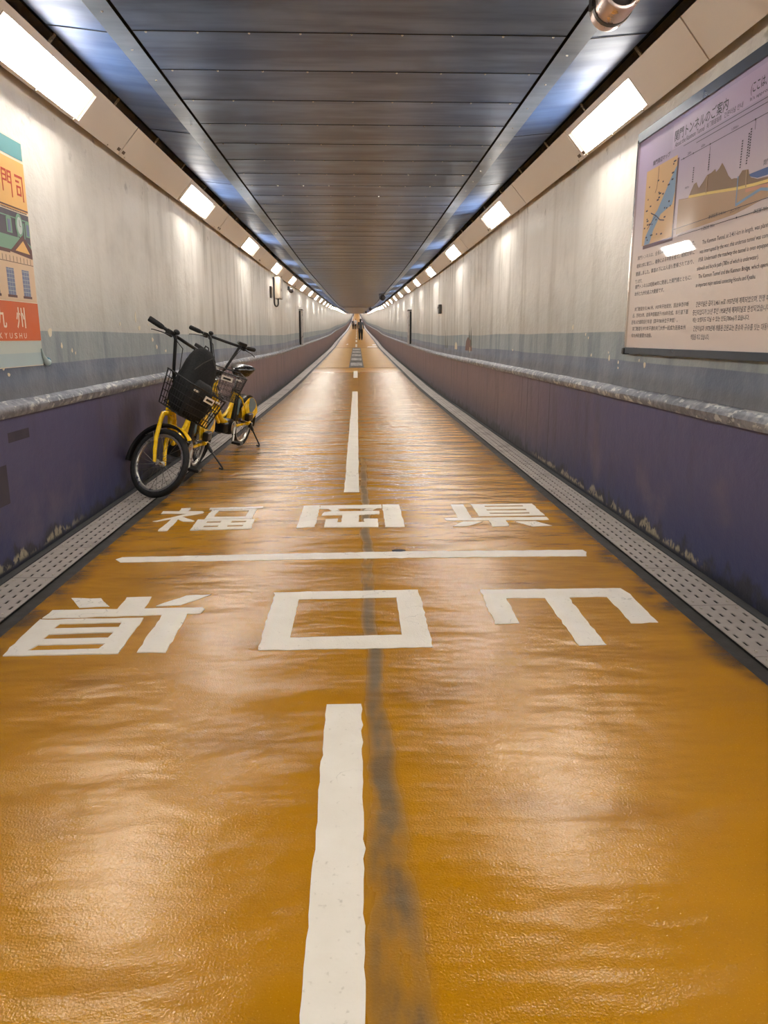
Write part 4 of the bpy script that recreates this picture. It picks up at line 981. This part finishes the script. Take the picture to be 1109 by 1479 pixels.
# ------------------------------------------------------------------ backpack in the nearer basket
Mb = MF @ SF @ Matrix.Translation((.985, .014, .645)) @ Matrix.Diagonal((.9, .95, 1.05, 1))
bp = thing('backpack', 'black backpack standing upright in the front basket of the nearer bicycle', 'backpack', Mb)
def loft(secs, n=24, pw=2.6):
    mb = MB(); rows = []
    for (z, a, b, cx, cy) in secs:
        row = []
        for k in range(n):
            t = 2*PI*k/n; c, s_ = math.cos(t), math.sin(t)
            row.append(mb.bm.verts.new((cx-.17*z+a*math.copysign(abs(c)**(2/pw), c), cy+b*math.copysign(abs(s_)**(2/pw), s_), z)))
        rows.append(row)
    for a, b in zip(rows, rows[1:]): mb.quadstrip(a, b)
    mb.face(rows[0][::-1]); mb.face(rows[-1]); return mb
loft([(.0, .09, .14, .01, .01), (.012, .105, .153, .01, .01), (.12, .124, .178, .012, .0), (.22, .108, .152, -.005, 0), (.30, .10, .148, -.012, 0), (.37, .086, .132, -.02, 0), (.42, .066, .10, -.026, 0), (.45, .042, .06, -.03, 0), (.46, .015, .02, -.032, 0)]).build('bag_body', M_NYLON, bp)
loft([(.03, .02, .11, .10, 0), (.04, .03, .118, .104, 0), (.12, .034, .12, .106, 0), (.20, .03, .115, .103, 0), (.245, .02, .095, .095, 0), (.26, .006, .07, .088, 0)], 20).build('front_pocket', M_NYLON2, bp)
mb = MB(); mb.tube([(-.115, -.03, .44), (-.13, -.02, .475), (-.13, .02, .475), (-.115, .03, .44)], .006, 8, flat=.6); mb.build('carry_loop', M_NYLON2, bp)
for s in (1, -1):
    mb = MB(); mb.tube([(-.155, s*.06, .42), (-.175, s*.06, .33), (-.155, s*.07, .20), (-.125, s*.10, .08), (-.09, s*.11, .03)], [.018, .022, .022, .012, .01], 8, flat=.45); mb.build('shoulder_strap', M_NYLON2, bp)
mb = MB(); mb.tube([(.0, -.125, .30), (.006, -.09, .365), (-.022, -.0, .425), (.006, .09, .365), (.0, .125, .30)], .0035, 6); mb.build('zip', M_KERB, bp)

# ------------------------------------------------------------------ people
def skin(name, chains, mat, parent, sub=1):
    """chains: list of [(x,y,z,r), ...]; points closer than 1 mm are shared; first point of the first chain is the root"""
    vs, rs, es = [], [], []
    def vid(p):
        for i, q in enumerate(vs):
            if (Vector(q)-Vector(p[:3])).length < .001: return i
        vs.append(p[:3]); rs.append(p[3]); return len(vs)-1
    for ch in chains:
        ids = [vid(p) for p in ch]; es += list(zip(ids, ids[1:]))
    me = bpy.data.meshes.new(name); me.from_pydata(vs, es, [])
    o = bpy.data.objects.new(name, me); COL.objects.link(o)
    o.modifiers.new('s', 'SKIN').use_smooth_shade = True
    if not me.skin_vertices: me.attributes
    for i, sv in enumerate(me.skin_vertices[0].data):
        r_ = rs[i]; sv.radius = r_ if isinstance(r_, tuple) else (r_, r_); sv.use_root = (i == 0)
    o.modifiers.new('u', 'SUBSURF').levels = sub
    dg = bpy.context.evaluated_depsgraph_get(); dg.update()
    m2 = bpy.data.meshes.new_from_object(o.evaluated_get(dg)); bpy.data.objects.remove(o); bpy.data.meshes.remove(me)
    m2.materials.clear(); m2.materials.append(mat)
    m2.polygons.foreach_set('use_smooth', [True]*len(m2.polygons))
    return link(name, m2, parent)
M_SKIN = simple('skin', srgb(196,150,122), .5); M_HAIR = simple('dark_hair', srgb(26,20,18), .65, 0., .3, 60., .001)
def person(label, x, y, H, face_deg, top, trou, stride, long_hair, sleeve_short):
    k = H/1.70
    M = Matrix.Translation((x, y, Z(y)+.004)) @ Matrix.Rotation(math.radians(face_deg), 4, 'Z') @ Matrix.Scale(k, 4)
    r = thing('person', label, 'person', M, 'people walking in the tunnel')
    # local: faces +y, x to the person's right
    st = stride
    hip = {1: (.09, 0, .90), -1: (-.09, 0, .90)}; leg = {}; arm = {}
    for s in (1, -1):
        d = st*s
        kn = (s*.095, .10*d+.04, .48); an = (s*.09, .20*d-.02, .085+(.03 if d < 0 else 0)); toe = (s*.105, an[1]+.15, .035)
        leg[s] = (kn, an, toe)
        e = -d
        sh = (s*.175, 0, 1.395); el = (s*.225, .06*e-.03, 1.12); wr = (s*.225, .16*e+.04, .885)
        arm[s] = (sh, el, wr)
    P = lambda p, rr: (*p, rr)
    ch = [[(0,0,.94,.105), (0,0,1.08,.095), (0,.0,1.25,.105), (0,0,1.38,.08), (0,0,1.45,.052), (0,.015,1.51,.058), (0,.025,1.58,.078), (0,.015,1.645,.062)],
          [(0,.025,1.58,.078), (0,.112,1.575,.014)], [(0,.025,1.58,.078), (.082,.02,1.58,.016)], [(0,.025,1.58,.078), (-.082,.02,1.58,.016)], [(0,.015,1.51,.058), (0,.085,1.505,.022)]]
    for s in (1, -1):
        kn, an, toe = leg[s]; sh, el, wr = arm[s]
        ch.append([(0,0,.94,.105), P(hip[s], .075), P((s*.095, (kn[1])/2, .70), .07), P(kn, .048), P((kn[0], (kn[1]+an[1])/2-.01, .32), .05), P(an, .034), P(toe, .03)])
        ch.append([(0,0,1.38,.08), P(sh, .05), P(el, .036), P(wr, .024), (wr[0]-s*.005, wr[1]+.02, wr[2]-.055, .03)])
        pa = (wr[0]-s*.005, wr[1]+.02, wr[2]-.055)
        for j, ln_ in enumerate((.062, .074, .07, .052)):
            oy = .027-.018*j
            ch.append([P(pa, .03), (pa[0]+s*.004, pa[1]+oy, pa[2]-.035, .0095), (pa[0]-s*.004, pa[1]+oy+.004, pa[2]-.035-ln_*.55, .0085), (pa[0]-s*.016, pa[1]+oy+.008, pa[2]-.035-ln_, .0075)])
        ch.append([P(pa, .03), (pa[0]-s*.012, pa[1]+.036, pa[2]-.005, .011), (pa[0]-s*.018, pa[1]+.048, pa[2]-.035, .009)])
    skin('body', ch, M_SKIN, r)
    ch = [[(0,0,.82,.17), (0,0,.92,.16), (0,0,1.05,.145), (0,0,1.25,.15), (0,0,1.37,.12), (0,0,1.44,.066)]]
    for s in (1, -1):
        sh, el, wr = arm[s]; ch.append([(0,0,1.37,.12), P(sh, .070), P(el, .055)]+([] if sleeve_short else [P(wr, .042)]))
    skin('jacket' if not sleeve_short else 'shirt', ch, top, r)
    ch = [[(0,0,1.02,.15), (0,0,.90,.165)]]
    for s in (1, -1):
        kn, an, toe = leg[s]; ch.append([(0,0,.90,.165), P((s*.09, .0, .84), .12), P((s*.095, kn[1]/2, .68), .108), P(kn, .084), P((kn[0], (kn[1]+an[1])/2-.008, .30), .078), P((an[0], an[1], an[2]-.01), .07)])
    skin('trousers', ch, trou, r)
    for s in (1, -1):
        kn, an, toe = leg[s]
        mb = MB(); mb.ell((an[0]+s*.006, an[1]+.055, an[2]-.045), .046, .135, .042); mb.ell((an[0], an[1]-.02, an[2]-.02), .042, .055, .05); mb.build('shoe', M_BLACK, r)
    mb = MB(); mb.ell((0, -.006, 1.605), .086, .098, .096); 
    if long_hair: mb.ell((0, -.05, 1.52), .078, .05, .13)
    mb.build('hair', M_HAIR, r)
    return r
cl = lambda n, c: simple(n, srgb(*c), .8, 0, .1, 20.)
person('person in a dark grey jacket and black trousers walking away right of the lane dashes', .30, 62.5, 1.70, 0, cl('grey_jacket', (62,64,68)), cl('black_trousers', (22,22,24)), .8, True, False)
person('distant person in a pale shirt and dark trousers left of the lane dashes', -.22, 124., 1.70, 180, cl('pale_shirt', (206,200,196)), cl('dark_trousers', (30,28,30)), .9, False, True)
person('distant person in a dark top beside the pale-shirted one, nearer the left wall', -.62, 126., 1.62, 180, cl('dark_top', (70,66,72)), cl('charcoal_trousers', (26,26,28)), .7, True, False)

# ------------------------------------------------------------------ camera, world, view
cam = bpy.data.cameras.new('camera'); co = bpy.data.objects.new('camera', cam); COL.objects.link(co)
cam.sensor_fit = 'VERTICAL'; cam.sensor_height = 36.; cam.lens = 36.*1080/1479; cam.clip_end = 600; cam.clip_start = .02
co.location = (0, 0, 1.12); co.rotation_euler = (math.radians(90-13.159), 0, math.radians(-2.014))
SC.camera = co
wd = bpy.data.worlds.new('world'); SC.world = wd; wd.use_nodes = True
wd.node_tree.nodes['Background'].inputs[0].default_value = (.6,.6,.65,1); wd.node_tree.nodes['Background'].inputs[1].default_value = .02
SC.view_settings.view_transform = 'Standard'; SC.view_settings.look = 'None'; SC.view_settings.gamma = 1.; SC.view_settings.use_curve_mapping = False
SC.view_settings.exposure = 0.0
SC.cycles.max_bounces = 8; SC.cycles.diffuse_bounces = 5; SC.cycles.glossy_bounces = 4
SC.cycles.use_denoising = True
